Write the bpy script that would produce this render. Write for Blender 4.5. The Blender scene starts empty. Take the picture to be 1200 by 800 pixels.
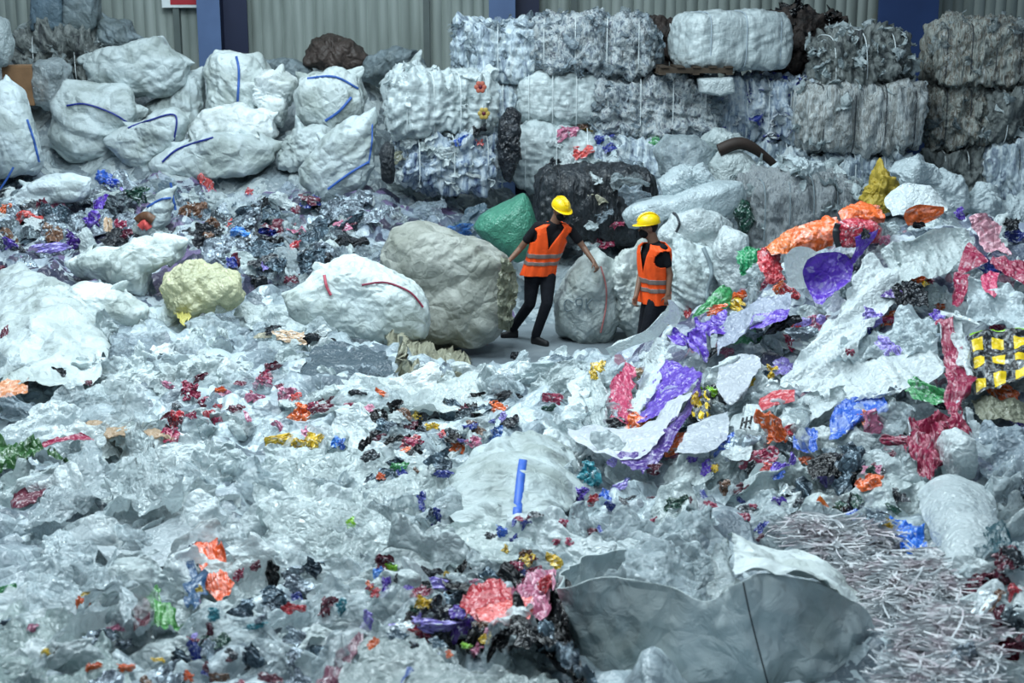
import bpy, bmesh, math, random
import numpy as np
from mathutils import Vector, Matrix
PI = math.pi
C = bpy.context.scene.collection
RN = np.random.default_rng(11)
random.seed(5)
# ---------------------------------------------------------------- camera
CH, FPX = 4.0, 1667.0
PITCH = math.atan(388/FPX)
cp, sp = math.cos(PITCH), math.sin(PITCH)
CAMP = np.array([0, 0, CH])
def ray(u, v):
    x = (u-600)/FPX; y = -(v-400)/FPX
    return np.array([x, cp+y*sp, -sp+y*cp])
def P(u, v, Y):                       # the world point seen at photo position (u,v) at distance Y down the hall
    d = ray(u, v); return CAMP + d*(Y/d[1])
def ppm(Y): return FPX/Y*0.985        # photo pixels per metre at distance Y
cam = bpy.data.cameras.new('camera'); co = bpy.data.objects.new('camera', cam); C.objects.link(co)
co.location = (0, 0, CH); co.rotation_euler = (PI/2-PITCH, 0, 0)
cam.sensor_width = 36; cam.lens = 36*FPX/1200
cam.dof.use_dof = True; cam.dof.focus_distance = 13.0; cam.dof.aperture_fstop = 3.5
bpy.context.scene.camera = co
# ---------------------------------------------------------------- colour
def lin(c):
    c = c/255.0
    return c/12.92 if c <= .04045 else ((c+.055)/1.055)**2.4
def hx(s): return (lin(int(s[0:2], 16)), lin(int(s[2:4], 16)), lin(int(s[4:6], 16)), 1.0)
COL = dict(white='e0e9ea', clear='cfdce0', milky='ced9d9', pale='c0ccce', grey='7c8a90', bluegrey='5f7380', silver='a9b8c2', crimson='8c1a40', red='b42c38',
   pink='b86a86', orange='dc6428', yellow='d4b028', lime='8fcc28', green='3a8a52', dkgreen='1f4a3c', teal='2a8492', blue='2458b8',
   navy='1c2f86', purple='5530a8', lilac='8f80cc', black='14171b', brown='6a4a36', maroon='5c142c', beige='b9b29c', tan='c2a486',
   cream='d8d2b8', charcoal='33383e', violet='3f1c78', palered='dc5a56', skyblue='3f86d8', darkteal='12424c', olive='8d8f7c')
# ---------------------------------------------------------------- materials
MATS = {}
class NT:
    def __init__(s, name):
        s.m = bpy.data.materials.new(name); s.m.use_nodes = True
        s.t = s.m.node_tree; s.t.nodes.clear()
        s.out = s.n('ShaderNodeOutputMaterial')
    def n(s, typ, **kw):
        q = s.t.nodes.new(typ)
        for k, v in kw.items():
            if k.startswith('i_'):
                key = k[2:]; key = int(key) if key.isdigit() else key.replace('_', ' ')
                q.inputs[key].default_value = v
            else: setattr(q, k, v)
        return q
    def l(s, a, b, ao=0, bi=0):
        s.t.links.new(a.outputs[ao] if not hasattr(a, 'is_output') else a, b.inputs[bi] if not hasattr(b, 'is_output') else b)
    def mix(s, a, b, f, mode='MIX'):
        q = s.n('ShaderNodeMix', data_type='RGBA', blend_type=mode)
        for idx, x in ((6, a), (7, b), (0, f)):
            if isinstance(x, (int, float)): q.inputs[idx].default_value = x
            elif isinstance(x, tuple): q.inputs[idx].default_value = x
            else: s.t.links.new(x, q.inputs[idx])
        return q.outputs[2]
    def ramp(s, fac, stops, interp='LINEAR'):
        q = s.n('ShaderNodeValToRGB'); q.color_ramp.interpolation = interp
        e = q.color_ramp.elements
        while len(e) < len(stops): e.new(.5)
        for k, (p, c) in enumerate(stops): e[k].position = p; e[k].color = c
        s.t.links.new(fac, q.inputs[0]); return q.outputs[0]
    def noise(s, scale, detail=3, vec=None, dist=0, rough=.5):
        q = s.n('ShaderNodeTexNoise'); q.inputs['Scale'].default_value = scale; q.inputs['Detail'].default_value = detail
        q.inputs['Distortion'].default_value = dist; q.inputs['Roughness'].default_value = rough
        if vec is not None: s.t.links.new(vec, q.inputs['Vector'])
        return q.outputs[0]
    def math(s, op, a, b=None):
        q = s.n('ShaderNodeMath', operation=op)
        for i, x in enumerate((a, b)):
            if x is None: continue
            if isinstance(x, (int, float)): q.inputs[i].default_value = x
            else: s.t.links.new(x, q.inputs[i])
        return q.outputs[0]
    def coords(s, kind='Object', scale=(1, 1, 1), seed=True):
        tc = s.n('ShaderNodeTexCoord'); mp = s.n('ShaderNodeMapping'); mp.inputs['Scale'].default_value = scale
        s.t.links.new(tc.outputs[kind], mp.inputs['Vector'])
        if seed:
            oi = s.n('ShaderNodeObjectInfo'); mu = s.math('MULTIPLY', oi.outputs['Random'], 37.0)
            cb = s.n('ShaderNodeCombineXYZ')
            for i in range(3): s.t.links.new(mu, cb.inputs[i])
            s.t.links.new(cb.outputs[0], mp.inputs['Location'])
        return mp.outputs[0]
    def geo_vec(s): return s.n('ShaderNodeNewGeometry').outputs['Position']
    def bump(s, h, strength, dist=.02):
        q = s.n('ShaderNodeBump'); q.inputs['Strength'].default_value = strength; q.inputs['Distance'].default_value = dist
        s.t.links.new(h, q.inputs['Height']); return q.outputs[0]
    def bsdf(s, col, rough=.5, spec=.5, metal=0, normal=None):
        q = s.n('ShaderNodeBsdfPrincipled')
        q.inputs['Roughness'].default_value = rough; q.inputs['Specular IOR Level'].default_value = spec; q.inputs['Metallic'].default_value = metal
        if isinstance(col, tuple): q.inputs['Base Color'].default_value = col
        else: s.t.links.new(col, q.inputs['Base Color'])
        if normal is not None: s.t.links.new(normal, q.inputs['Normal'])
        return q
    def done(s, sh): s.t.links.new(sh.outputs[0], s.out.inputs[0]); return s.m

def objcol(k): return k.n('ShaderNodeObjectInfo').outputs['Color']
def crinkle(k, vec, sc):
    v = k.n('ShaderNodeTexVoronoi', feature='DISTANCE_TO_EDGE'); v.inputs['Scale'].default_value = sc
    w = k.n('ShaderNodeVectorMath', operation='ADD'); nz = k.n('ShaderNodeTexNoise'); nz.inputs['Scale'].default_value = sc*.6
    k.t.links.new(vec, nz.inputs['Vector']); k.t.links.new(vec, w.inputs[0])
    sc2 = k.n('ShaderNodeVectorMath', operation='SCALE'); sc2.inputs['Scale'].default_value = 1.2/sc
    k.t.links.new(nz.outputs[1], sc2.inputs[0]); k.t.links.new(sc2.outputs[0], w.inputs[1]); k.t.links.new(w.outputs[0], v.inputs['Vector'])
    return v.outputs['Distance']

def ridged(k, vec, sc, dist=1.2, detail=4):
    a = k.math('ABSOLUTE', k.math('SUBTRACT', k.noise(sc, detail, vec, dist, .55), .5))
    return k.math('SUBTRACT', 1.0, k.math('MULTIPLY', a, 3.0))
def m_film(name, opac, rough, trans=.25, bumpk=.5):
    k = NT(name); oc = objcol(k); gv = k.geo_vec()
    mot = k.ramp(k.noise(3.0, 4, gv), [(.3, (.72, .75, .76, 1)), (.7, (1, 1, 1, 1))])
    col = k.mix(oc, mot, 1.0, 'MULTIPLY')
    h = k.math('ADD', k.math('ADD', crinkle(k, gv, 8), k.math('MULTIPLY', crinkle(k, gv, 23), .55)), k.math('MULTIPLY', ridged(k, gv, 5.5, 1.6), .16))
    nm = k.bump(h, bumpk, .06)
    b = k.bsdf(col, rough, .6, 0, nm)
    tr = k.n('ShaderNodeBsdfTranslucent'); k.t.links.new(col, tr.inputs[0]); k.t.links.new(nm, tr.inputs['Normal'])
    mx = k.n('ShaderNodeMixShader'); mx.inputs[0].default_value = trans; k.l(b, mx, 0, 1); k.l(tr, mx, 0, 2)
    if opac < 1:
        tp = k.n('ShaderNodeBsdfTransparent')
        fr = k.n('ShaderNodeFresnel'); fr.inputs[0].default_value = 1.6
        wr = k.ramp(k.noise(4, 4, gv), [(.35, (opac-.22,)*3+(1,)), (.65, (opac+.15,)*3+(1,))])
        f = k.math('MINIMUM', k.math('ADD', wr, k.math('MULTIPLY', fr.outputs[0], .6)), 1.0)
        m2 = k.n('ShaderNodeMixShader'); k.t.links.new(f, m2.inputs[0]); k.l(tp, m2, 0, 1); k.l(mx, m2, 0, 2)
        return k.done(m2)
    return k.done(mx)
MATS['white'] = m_film('white_film', 1.0, .34)
MATS['clear'] = m_film('clear_film', .50, .17, .2, .7)
MATS['bag'] = None
def m_woven():
    k = NT('woven_plastic'); oc = objcol(k); gv = k.geo_vec()
    dirt = k.ramp(k.noise(1.9, 6, gv, .8), [(.34, (.60, .61, .58, 1)), (.60, (1, 1, 1, 1))])
    spots = k.ramp(k.noise(9, 2, gv), [(.27, (.55, .56, .56, 1)), (.34, (1, 1, 1, 1))])
    col = k.mix(k.mix(oc, dirt, 1.0, 'MULTIPLY'), spots, .8, 'MULTIPLY')
    h = k.math('ADD', k.math('MULTIPLY', ridged(k, gv, 1.7, .7, 3), .34), k.math('ADD', k.math('MULTIPLY', crinkle(k, gv, 3.6), 1.0), k.math('MULTIPLY', ridged(k, gv, 9, 1.0, 3), .12)))
    return k.done(k.bsdf(col, .5, .35, 0, k.bump(h, .75, .09)))
MATS['bag'] = m_woven()
def m_printed(name='printed_film', w1=1.0, w2=.75, w3=.6):
    k = NT(name); oc = objcol(k); uv = k.coords('UV', (1, 1, 1)); gv = k.geo_vec()
    pat = k.ramp(k.noise(4.5, 3, uv, .8), [(.56, (0, 0, 0, 1)), (.60, (1, 1, 1, 1))])
    pat2 = k.ramp(k.noise(7, 2, uv, .3), [(.60, (0, 0, 0, 1)), (.63, (1, 1, 1, 1))])
    hue = k.n('ShaderNodeHueSaturation'); hue.inputs['Saturation'].default_value = .75; hue.inputs['Value'].default_value = 1.55
    k.t.links.new(oc, hue.inputs['Color'])
    c1 = k.mix(oc, hue.outputs[0], k.math('MULTIPLY', pat, w1))
    c2 = k.mix(c1, (.60, .65, .68, 1), k.math('MULTIPLY', pat2, w2))
    pat3 = k.ramp(k.noise(11, 2, uv, .5), [(.60, (0, 0, 0, 1)), (.63, (1, 1, 1, 1))]); c2 = k.mix(c2, (.03, .03, .04, 1), k.math('MULTIPLY', pat3, w3))
    geo = k.n('ShaderNodeNewGeometry')
    col = k.mix(c2, (.55, .60, .63, 1), geo.outputs['Backfacing'])
    h = k.math('ADD', crinkle(k, gv, 12), k.math('MULTIPLY', k.noise(45, 2, gv), .25))
    return k.done(k.bsdf(col, .28, .6, 0, k.bump(h, .6, .04)))
MATS['printed'] = m_printed()
MATS['print_sheet'] = m_printed('printed_sheeting', .55, .28, .22)
MATS['haze'] = m_film('cloudy_film', .80, .2, .25, .6)
def m_foil():
    k = NT('metallised_film'); oc = objcol(k); gv = k.geo_vec()
    pat = k.ramp(k.noise(9, 3, gv, .5), [(.45, (.25, .25, .28, 1)), (.6, (1, 1, 1, 1))])
    col = k.mix(oc, pat, .8, 'MULTIPLY')
    h = k.math('ADD', crinkle(k, gv, 14), k.math('MULTIPLY', k.noise(40, 2, gv), .4))
    return k.done(k.bsdf(col, .25, .7, .35, k.bump(h, .8, .04)))
MATS['foil'] = m_foil()
def m_plain(name, col, rough=.6, spec=.4, mott=.0, sc=6, bumpk=0, metal=0):
    k = NT(name); c = hx(col) if isinstance(col, str) else col
    gv = k.geo_vec()
    if mott: colr = k.mix(c, k.ramp(k.noise(sc, 4, gv), [(.3, (1-mott,)*3+(1,)), (.7, (1, 1, 1, 1))]), 1.0, 'MULTIPLY')
    else: colr = c
    nm = k.bump(k.noise(sc*5, 3, gv), bumpk, .02) if bumpk else None
    return k.done(k.bsdf(colr, rough, spec, metal, nm))
def m_mix(name, stops, stretch=(5, 5, 1.2), rough=.4, sc=1.6, bumpk=.6, dist=1.2):   # baled, folded, mixed film
    k = NT(name); v = k.coords('Object', stretch)
    f = k.noise(sc, 6, v, dist, .62)
    n = len(stops)
    col = k.ramp(f, [(.30+.42*i/(n-1), hx(c)) for i, c in enumerate(stops)])
    gv = k.geo_vec()
    h = k.math('ADD', crinkle(k, k.coords('Object', (1.3, 1.3, .6)), 9), k.math('MULTIPLY', k.noise(sc*5, 4, v, .8), .6))
    return k.done(k.bsdf(col, rough, .5, 0, k.bump(h, bumpk, .06)))
MATS['silverbale'] = m_mix('bale_silver', ['3c4658', '8796a6', 'b9c8d0', 'd6e0e2', '6d7890'])
MATS['whitebale'] = m_mix('bale_white', ['8d9a9c', 'aebabc', 'c2cdce', 'a2b0b2'], (1.2, 1.2, 4), .35, 1.6, .35)
MATS['ragbale'] = m_mix('bale_ragged', ['2c3038', '77828e', 'aab6bc', 'd0d6d6', '5a6274', 'b0b8c0'], (3, 3, 2), .45, 3.2, .9)
MATS['bluebale'] = m_mix('bale_bluegrey', ['24336a', '75879e', 'aebdca', 'cdd6da', '8898aa'], (6, 6, 1.2))
MATS['brownbale'] = m_mix('bale_brown', ['1c1a1a', '2a2422', '3a302c', '241f20'], (3, 3, 3), .7)
MATS['mixbale'] = m_mix('bale_mixed', ['2e3234', '7b807c', 'a9aea8', '5e5446', 'b9bebc', '4b5658'], (7, 7, 1.0))
MATS['mixbale2'] = m_mix('bale_pale_mixed', ['4a5054', '9aa2a4', 'c2c8c8', '7b7c78', 'cfd5d4', '8d9698'], (7, 7, .8), .4)
MATS['darkbale'] = m_mix('bale_dark', ['0e1012', '1e2226', '34393e', '16191c'], (4, 4, 1.4), .35)
MATS['shredbale'] = m_mix('bale_shredded', ['4d565c', '8b949a', 'b0b6b8', '6d757c', 'c2c8c8'], (12, 12, 1.5), .5, 2.4, .9)
MATS['greyrag'] = m_mix('bale_grey', ['30343a', '59605f', '808684', '444a4e'], (3, 3, 1.5), .6)
# ---------------------------------------------------------------- mesh helpers
def mesh(name, V, F, mat, smooth=True, uv=None, mi=None):
    me = bpy.data.meshes.new(name)
    V = np.asarray(V, dtype=np.float32); F = np.asarray(F, dtype=np.int32)
    k = F.shape[1]
    me.vertices.add(len(V)); me.vertices.foreach_set('co', V.ravel())
    me.loops.add(F.size); me.loops.foreach_set('vertex_index', F.ravel())
    me.polygons.add(len(F)); me.polygons.foreach_set('loop_start', np.arange(0, F.size, k, dtype=np.int32))
    if smooth: me.polygons.foreach_set('use_smooth', np.ones(len(F), dtype=bool))
    if uv is not None:
        ul = me.uv_layers.new(name='UVMap'); ul.data.foreach_set('uv', np.asarray(uv, dtype=np.float32)[F.ravel()].ravel())
    for m in (mat if isinstance(mat, list) else [mat]): me.materials.append(m)
    if mi is not None: me.polygons.foreach_set('material_index', np.asarray(mi, dtype=np.int32))
    me.update(calc_edges=True); me.validate()
    return me
def link(name, me, parent=None, loc=(0, 0, 0), col=None):
    o = bpy.data.objects.new(name, me); C.objects.link(o); o.location = tuple(loc)
    if parent is not None: o.parent = parent
    if col: o.color = hx(COL.get(col, col))
    return o
def tag(o, label=None, cat=None, group=None, kind=None):
    if label: o['label'] = label
    if cat: o['category'] = cat
    if group: o['group'] = group
    if kind: o['kind'] = kind
    return o
def empty(name, loc, label, cat, group=None):
    o = bpy.data.objects.new(name, None); C.objects.link(o); o.location = tuple(loc); o.empty_display_size = .1
    return tag(o, label, cat, group)
def gridF(n, m, closed=False):
    i, j = np.meshgrid(np.arange(n-1), np.arange(m if closed else m-1), indexing='ij')
    a = i*m+j; b = (i+1)*m+j; c = (i+1)*m+(j+1) % m; d = i*m+(j+1) % m
    return np.stack([a, b, c, d], -1).reshape(-1, 4)
def tri(t): return np.abs((t % 1.0)*2-1)*2-1
def folds(Pt, seed, f, n, amp, spread=2.2, warp=.35, flat=None, ani=0.):
    """sum of sharp folds: scalar field"""
    r = np.random.default_rng(seed); out = np.zeros(len(Pt)); main = r.normal(size=3)*np.array([1, 1, .5])
    for k in range(n):
        d = r.normal(size=3)
        if ani: d = d*(1-ani)+main*ani
        if flat is not None: d = d*np.array(flat)
        d /= np.linalg.norm(d)+1e-9
        e = r.normal(size=3); e /= np.linalg.norm(e)
        fr = f*spread**r.uniform(-1, 1)
        t = Pt@d*fr + r.uniform(0, 9) + warp*np.sin(Pt@e*fr*2.1+r.uniform(0, 6))
        out += amp*(f/fr)*tri(t)
    return out/math.sqrt(n)
def vfolds(Pt, seed, f, n, amp, w=(1, 1, 1), **kw):
    return np.stack([folds(Pt, seed*7+i, f, n, amp*w[i], **kw) for i in range(3)], -1)
def snoise(Pt, seed, f, amp, n=6):
    r = np.random.default_rng(seed); out = np.zeros(len(Pt))
    for k in range(n):
        d = r.normal(size=3); d /= np.linalg.norm(d)
        out += np.sin(Pt@d*f*6.28*r.uniform(.5, 1.5)+r.uniform(0, 6.28))
    return out*amp/math.sqrt(n)
def normals_grid(V, n, m):
    G = V.reshape(n, m, 3); du = np.gradient(G, axis=0); dv = np.gradient(G, axis=1)
    N = np.cross(du, dv); N /= np.linalg.norm(N, axis=-1, keepdims=True)+1e-9
    return N.reshape(-1, 3)
# tubes: a swept round cord through points
def tubeVF(pts, r, k=8, cap=True):
    pts = np.asarray(pts, float); n = len(pts)
    T = np.gradient(pts, axis=0); T /= np.linalg.norm(T, axis=1, keepdims=True)+1e-9
    up = np.array([0, 0, 1.0]) if abs(T[0][2]) < .9 else np.array([1.0, 0, 0])
    rr = np.broadcast_to(np.asarray(r, float), (n,)) if np.ndim(r) <= 1 else r
    V = []
    a = np.cross(T[0], up); a /= np.linalg.norm(a)
    for i in range(n):
        a = a - T[i]*(a@T[i]); a /= np.linalg.norm(a)+1e-9
        b = np.cross(T[i], a)
        for j in range(k):
            th = 2*PI*j/k; V.append(pts[i]+rr[i]*(math.cos(th)*a+math.sin(th)*b))
    F = [list(f) for f in gridF(n, k, True)]
    V = np.array(V)
    if cap:
        c0, c1 = len(V), len(V)+1
        V = np.vstack([V, pts[0], pts[-1]])
        for j in range(k):
            F.append([c0, j, (j+1) % k, (j+1) % k]); F.append([c1, (n-1)*k+(j+1) % k, (n-1)*k+j, (n-1)*k+j])
    return V, np.array(F)
def bm_obj(name, build, mat, parent=None, loc=(0, 0, 0), bevel=0, smooth=False):
    bm = bmesh.new(); build(bm)
    if bevel: bmesh.ops.bevel(bm, geom=bm.edges[:], offset=bevel, segments=2, affect='EDGES', profile=.6)
    me = bpy.data.meshes.new(name); bm.to_mesh(me); bm.free(); me.materials.append(mat)
    if smooth:
        for p in me.polygons: p.use_smooth = True
    return link(name, me, parent, loc)
def bx(bm, x0, x1, y0, y1, z0, z1):
    m = Matrix.Translation(((x0+x1)/2, (y0+y1)/2, (z0+z1)/2)) @ Matrix.Diagonal((x1-x0, y1-y0, z1-z0, 1))
    bmesh.ops.create_cube(bm, size=1, matrix=m)
# ---------------------------------------------------------------- terrain of the heaps
TP = [ # (u, v, distance): where the litter surface is
 (0,800,5.0),(200,800,5.2),(400,800,5.2),(600,800,5.2),(850,800,5.3),(1000,800,5.1),(1200,800,5.0),
 (0,700,6.3),(200,700,6.5),(400,700,6.4),(600,700,6.4),(800,700,6.4),(1000,700,6.2),(1200,700,6.0),
 (0,600,8.2),(200,600,8.0),(400,600,8.0),(600,600,8.0),(800,600,8.0),(1000,600,7.7),(1200,600,7.3),
 (0,500,10.6),(200,500,10.3),(400,500,10.3),(560,500,10.4),(680,500,10.6),(850,500,9.4),(1000,500,8.9),(1200,500,8.6),
 (0,440,12.2),(200,440,12.4),(400,440,12.3),(560,440,12.8),(640,430,13.6),(700,450,11.8),
 (0,400,13.6),(200,400,14.0),(400,400,14.2),(500,415,14.0),(0,350,16.0),(200,350,16.2),(400,350,16.6),
 (0,300,18.2),(200,300,18.4),(400,300,18.4),(500,300,18.6),(0,250,20.2),(200,250,20.2),(400,250,20.2),(500,245,20.4),
 (0,205,21.5),(150,205,21.8),(300,205,21.8),(420,215,21.8),(100,130,23.6),(250,130,23.6),(380,120,23.8),(60,60,25.0),(250,80,25.0),(430,80,25.0),
 (850,400,10.9),(960,400,10.2),(1080,400,9.8),(1200,400,9.6),(780,395,12.3),(850,352,11.8),(930,300,11.6),(1000,270,11.5),(1080,246,11.3),(1150,250,11.2),(1200,245,11.3),
 (1050,320,10.7),(1150,320,10.5),(740,420,12.0),(700,415,12.4)]
TPW = [P(*t) for t in TP]
for x, y, z in [(-.6,15.9,-.2),(.0,15.9,-.2),(.8,15.6,-.25),(1.6,15.4,-.3),(2.4,15.0,-.2),(-.4,17.2,-.3),(.5,17.2,-.3),(1.4,17.2,-.3),(2.4,17,-.2),
   (3.5,15,.2),(4.5,14.5,.5),(6.,14,.7),(3.5,17,0),(5,17,.1),(6.5,17,.3),(.2,18.6,.2),(1.2,18.6,.2),(2.5,18.8,.3),(4,19,.4),(6,19,.6),(8,19,.8),
   (0,20.2,.8),(1.5,20.2,.9),(3,20.2,.9),(5,20.6,.9),(8,20.8,.8),(-.6,21.6,1.0),(1,21.8,1.1),(3,21.8,1.2),(5,22,1.0),(8,22,.6),
   (0,25.4,.5),(3,25.4,.5),(6,25.4,.5),(9.5,25.4,.5),(-10,25.4,2.6),(-10,22,1.6),(-10,18,.9),(-9,14,.7),(-7,10,.9),(9,12,1.8),(9,16,.8),(8,9,1.5),(6,6,1.4),(-6,6,1.3),(-3,3.6,1.7),(0,3.6,1.7),(3,3.6,1.7)]:
    TPW.append(np.array([x, y, z]))
TPW = np.array(TPW)
_D = np.linalg.norm(TPW[:, None, :2]-TPW[None, :, :2], axis=-1)
_n = len(TPW)
_A = np.zeros((_n+3, _n+3)); _A[:_n, :_n] = -_D + np.eye(_n)*.06
_A[:_n, _n] = 1; _A[:_n, _n+1:] = TPW[:, :2]; _A[_n, :_n] = 1; _A[_n+1:, :_n] = TPW[:, :2].T
_W = np.linalg.solve(_A, np.concatenate([TPW[:, 2], np.zeros(3)]))
def terr(x, y):
    x = np.asarray(x, float); y = np.asarray(y, float); sh = x.shape; q = np.stack([x.ravel(), y.ravel()], -1); out = np.zeros(len(q))
    for s in range(0, len(q), 20000):
        b = q[s:s+20000]
        D = np.linalg.norm(b[:, None, :]-TPW[None, :, :2], axis=-1)
        out[s:s+20000] = -D@_W[:_n] + _W[_n] + b@_W[_n+1:]
    return out.reshape(sh)
_YS = np.concatenate([np.arange(4.0, 12, .08), np.arange(12, 25.3, .12)])
def hit(u, v, ymax=25.2):
    d = ray(u, v); pts = CAMP[None]+d[None]*(_YS/d[1])[:, None]
    t = terr(pts[:, 0], pts[:, 1]); below = pts[:, 2] < t
    k = int(np.argmax(below)) if below.any() else len(_YS)-1
    y = _YS[k]
    if k > 0:
        a = pts[k-1, 2]-t[k-1]; b = t[k]-pts[k, 2]
        if a+b > 1e-6: y = _YS[k-1]+(_YS[k]-_YS[k-1])*a/(a+b)
    return P(u, v, min(y, ymax))
def tnorm(x, y):
    e = .15; gx = (terr(x+e, y)-terr(x-e, y))/(2*e); gy = (terr(x, y+e)-terr(x, y-e))/(2*e)
    n = np.array([-float(gx), -float(gy), 1.0]); return n/np.linalg.norm(n)
def inpoly(u, v, poly):
    c = False; n = len(poly)
    for i in range(n):
        x1, y1 = poly[i]; x2, y2 = poly[(i+1) % n]
        if (y1 > v) != (y2 > v) and u < (x2-x1)*(v-y1)/(y2-y1)+x1: c = not c
    return c
# ---------------------------------------------------------------- builders
def outline_fn(poly, c):
    """radius of a star-shaped outline around c, by angle"""
    pl = np.array(poly, float); n = len(pl)
    th = np.linspace(-PI, PI, 181)[:-1]; R = np.zeros(len(th))
    for k, t in enumerate(th):
        d = np.array([math.cos(t), math.sin(t)]); best = 0
        for i in range(n):
            a = pl[i]-c; b = pl[(i+1) % n]-c; e = b-a
            den = d[0]*e[1]-d[1]*e[0]
            if abs(den) < 1e-9: continue
            s = (a[0]*e[1]-a[1]*e[0])/den; q = (a[0]*d[1]-a[1]*d[0])/den
            if s > 0 and -1e-6 <= q <= 1+1e-6: best = max(best, s)
        R[k] = best
    ker = np.array([1, 2, 3, 2, 1])/9
    Rp = np.concatenate([R[-2:], R, R[:2]]); R = np.convolve(Rp, ker, 'valid')
    return th, R
def superbox(w, d, h, e, n=34):
    """rounded box: six n x n faces mapped to a superquadric, verts welded by construction"""
    V, F, uv = [], [], []
    s = np.linspace(-1, 1, n); A, B = np.meshgrid(s, s, indexing='ij')
    A = np.tan(A*PI/4); B = np.tan(B*PI/4)
    one = np.ones_like(A)
    for ax, sg in ((0, 1), (0, -1), (1, 1), (1, -1), (2, 1), (2, -1)):
        comp = {ax: one*sg, (ax+1) % 3: A, (ax+2) % 3: B if sg > 0 else -B}
        Q = np.stack([comp[0], comp[1], comp[2]], -1).reshape(-1, 3)
        nn = (np.abs(Q)**e).sum(1)**(1/e); Q = Q/nn[:, None]
        F.append(gridF(n, n)+len(V)*n*n); V.append(Q*np.array([w/2, d/2, h/2])); uv.append(np.stack([A, B], -1).reshape(-1, 2)*.5+.5)
    V = np.vstack(V); F = np.vstack(F); uv = np.vstack(uv)
    _, first, inv = np.unique(np.round(V, 5), axis=0, return_index=True, return_inverse=True)
    return V[first], inv.reshape(-1)[F], uv[first]
def pillowVF(poly, Y, depth, seed, boxy=.75, wr=.05, wf=2.2, n=72, m=40, tilt=0.0, centre=None):
    """a stuffed volume with this outline at this distance and the given thickness; returns local verts about its base"""
    W = [P(u, v, Y) for u, v in poly]
    pl = [(w[0], w[2]) for w in W]
    c = np.mean(pl, axis=0) if centre is None else np.array([P(centre[0], centre[1], Y)[0], P(centre[0], centre[1], Y)[2]])
    th, R = outline_fn(pl, c)
    S, F, uv = superbox(2, 2, 2, 2.0, max(16, int(m*1.05)))
    rho = np.sqrt(S[:, 0]**2+S[:, 2]**2); t2 = np.arctan2(S[:, 2], S[:, 0])
    Rm = float(np.mean(R)); w = np.clip(rho*1.15, 0, 1)**1.5
    Rr = np.interp(t2, th, R, period=2*PI)*w+Rm*(1-w)
    k1 = np.clip(rho, 1e-6, 1)**(boxy-1)*.0+1; rr = np.clip(rho, 0, 1)
    ex = 2/boxy                                             # >2: fuller, flatter front
    yy = np.sign(S[:, 1])*(np.clip(1-rr**ex, 0, 1))**(1/ex)
    zb = min(p[1] for p in pl)
    X = c[0]+rr*Rr*np.cos(t2); Z = c[1]+rr*Rr*np.sin(t2); Yy = Y+yy*depth/2+(Z-zb)*tilt
    V = np.stack([X, Yy, Z], -1)
    ctr = np.array([c[0], Y, c[1]]); N = V-ctr; N /= np.linalg.norm(N, axis=1, keepdims=True)+1e-9
    size = Rm
    q = V/size
    w = folds(q, seed, wf*.22, 5, wr*2.2) + folds(q, seed+3, wf*.7, 6, wr*.6, ani=.6) + folds(q, seed+5, wf*1.6, 6, wr*.42, ani=.72)+folds(q, seed+6, wf*5, 8, wr*.11, ani=.5)
    V = V + N*(w*size)[:, None]
    V[:, 2] = np.maximum(V[:, 2], zb-.03)
    base = np.array([c[0], Y, zb])
    return V-base, F, base, uv
def surf_front(V, F, base, pts, Y, off=.012):
    """push image points onto the front of a volume"""
    from mathutils.bvhtree import BVHTree
    bv = BVHTree.FromPolygons([tuple(p) for p in V], [tuple(int(i) for i in f) for f in F])
    out = []
    for u, v in pts:
        d = ray(u, v); o = CAMP-base
        h = bv.ray_cast(Vector(o), Vector(d))
        q = np.array(h[0]) if h[0] is not None else P(u, v, Y)-base
        out.append(q - d/np.linalg.norm(d)*off)
    return np.array(out)
def smoothpts(pts, n=24):
    pts = np.asarray(pts, float); t = np.linspace(0, len(pts)-1, n); out = []
    for s in t:
        i = min(int(s), len(pts)-2); f = s-i
        p0, p1, p2, p3 = pts[max(i-1, 0)], pts[i], pts[i+1], pts[min(i+2, len(pts)-1)]
        out.append(.5*(2*p1+(p2-p0)*f+(2*p0-5*p1+4*p2-p3)*f*f+(3*p1-p0-3*p2+p3)*f**3))
    return np.array(out)
PM = {}
def pm(c, rough=.5):
    if c not in PM: PM[c] = m_plain('plastic_'+c, COL.get(c, c), rough, .4, .15, 8)
    return PM[c]
def ribbonVF(pts, wid, nrm=None):
    pts = np.asarray(pts); T = np.gradient(pts, axis=0); T /= np.linalg.norm(T, axis=1, keepdims=True)+1e-9
    view = CAMP-pts if nrm is None else np.broadcast_to(nrm, pts.shape)
    S = np.cross(T, view); S /= np.linalg.norm(S, axis=1, keepdims=True)+1e-9
    return S*wid/2
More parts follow.
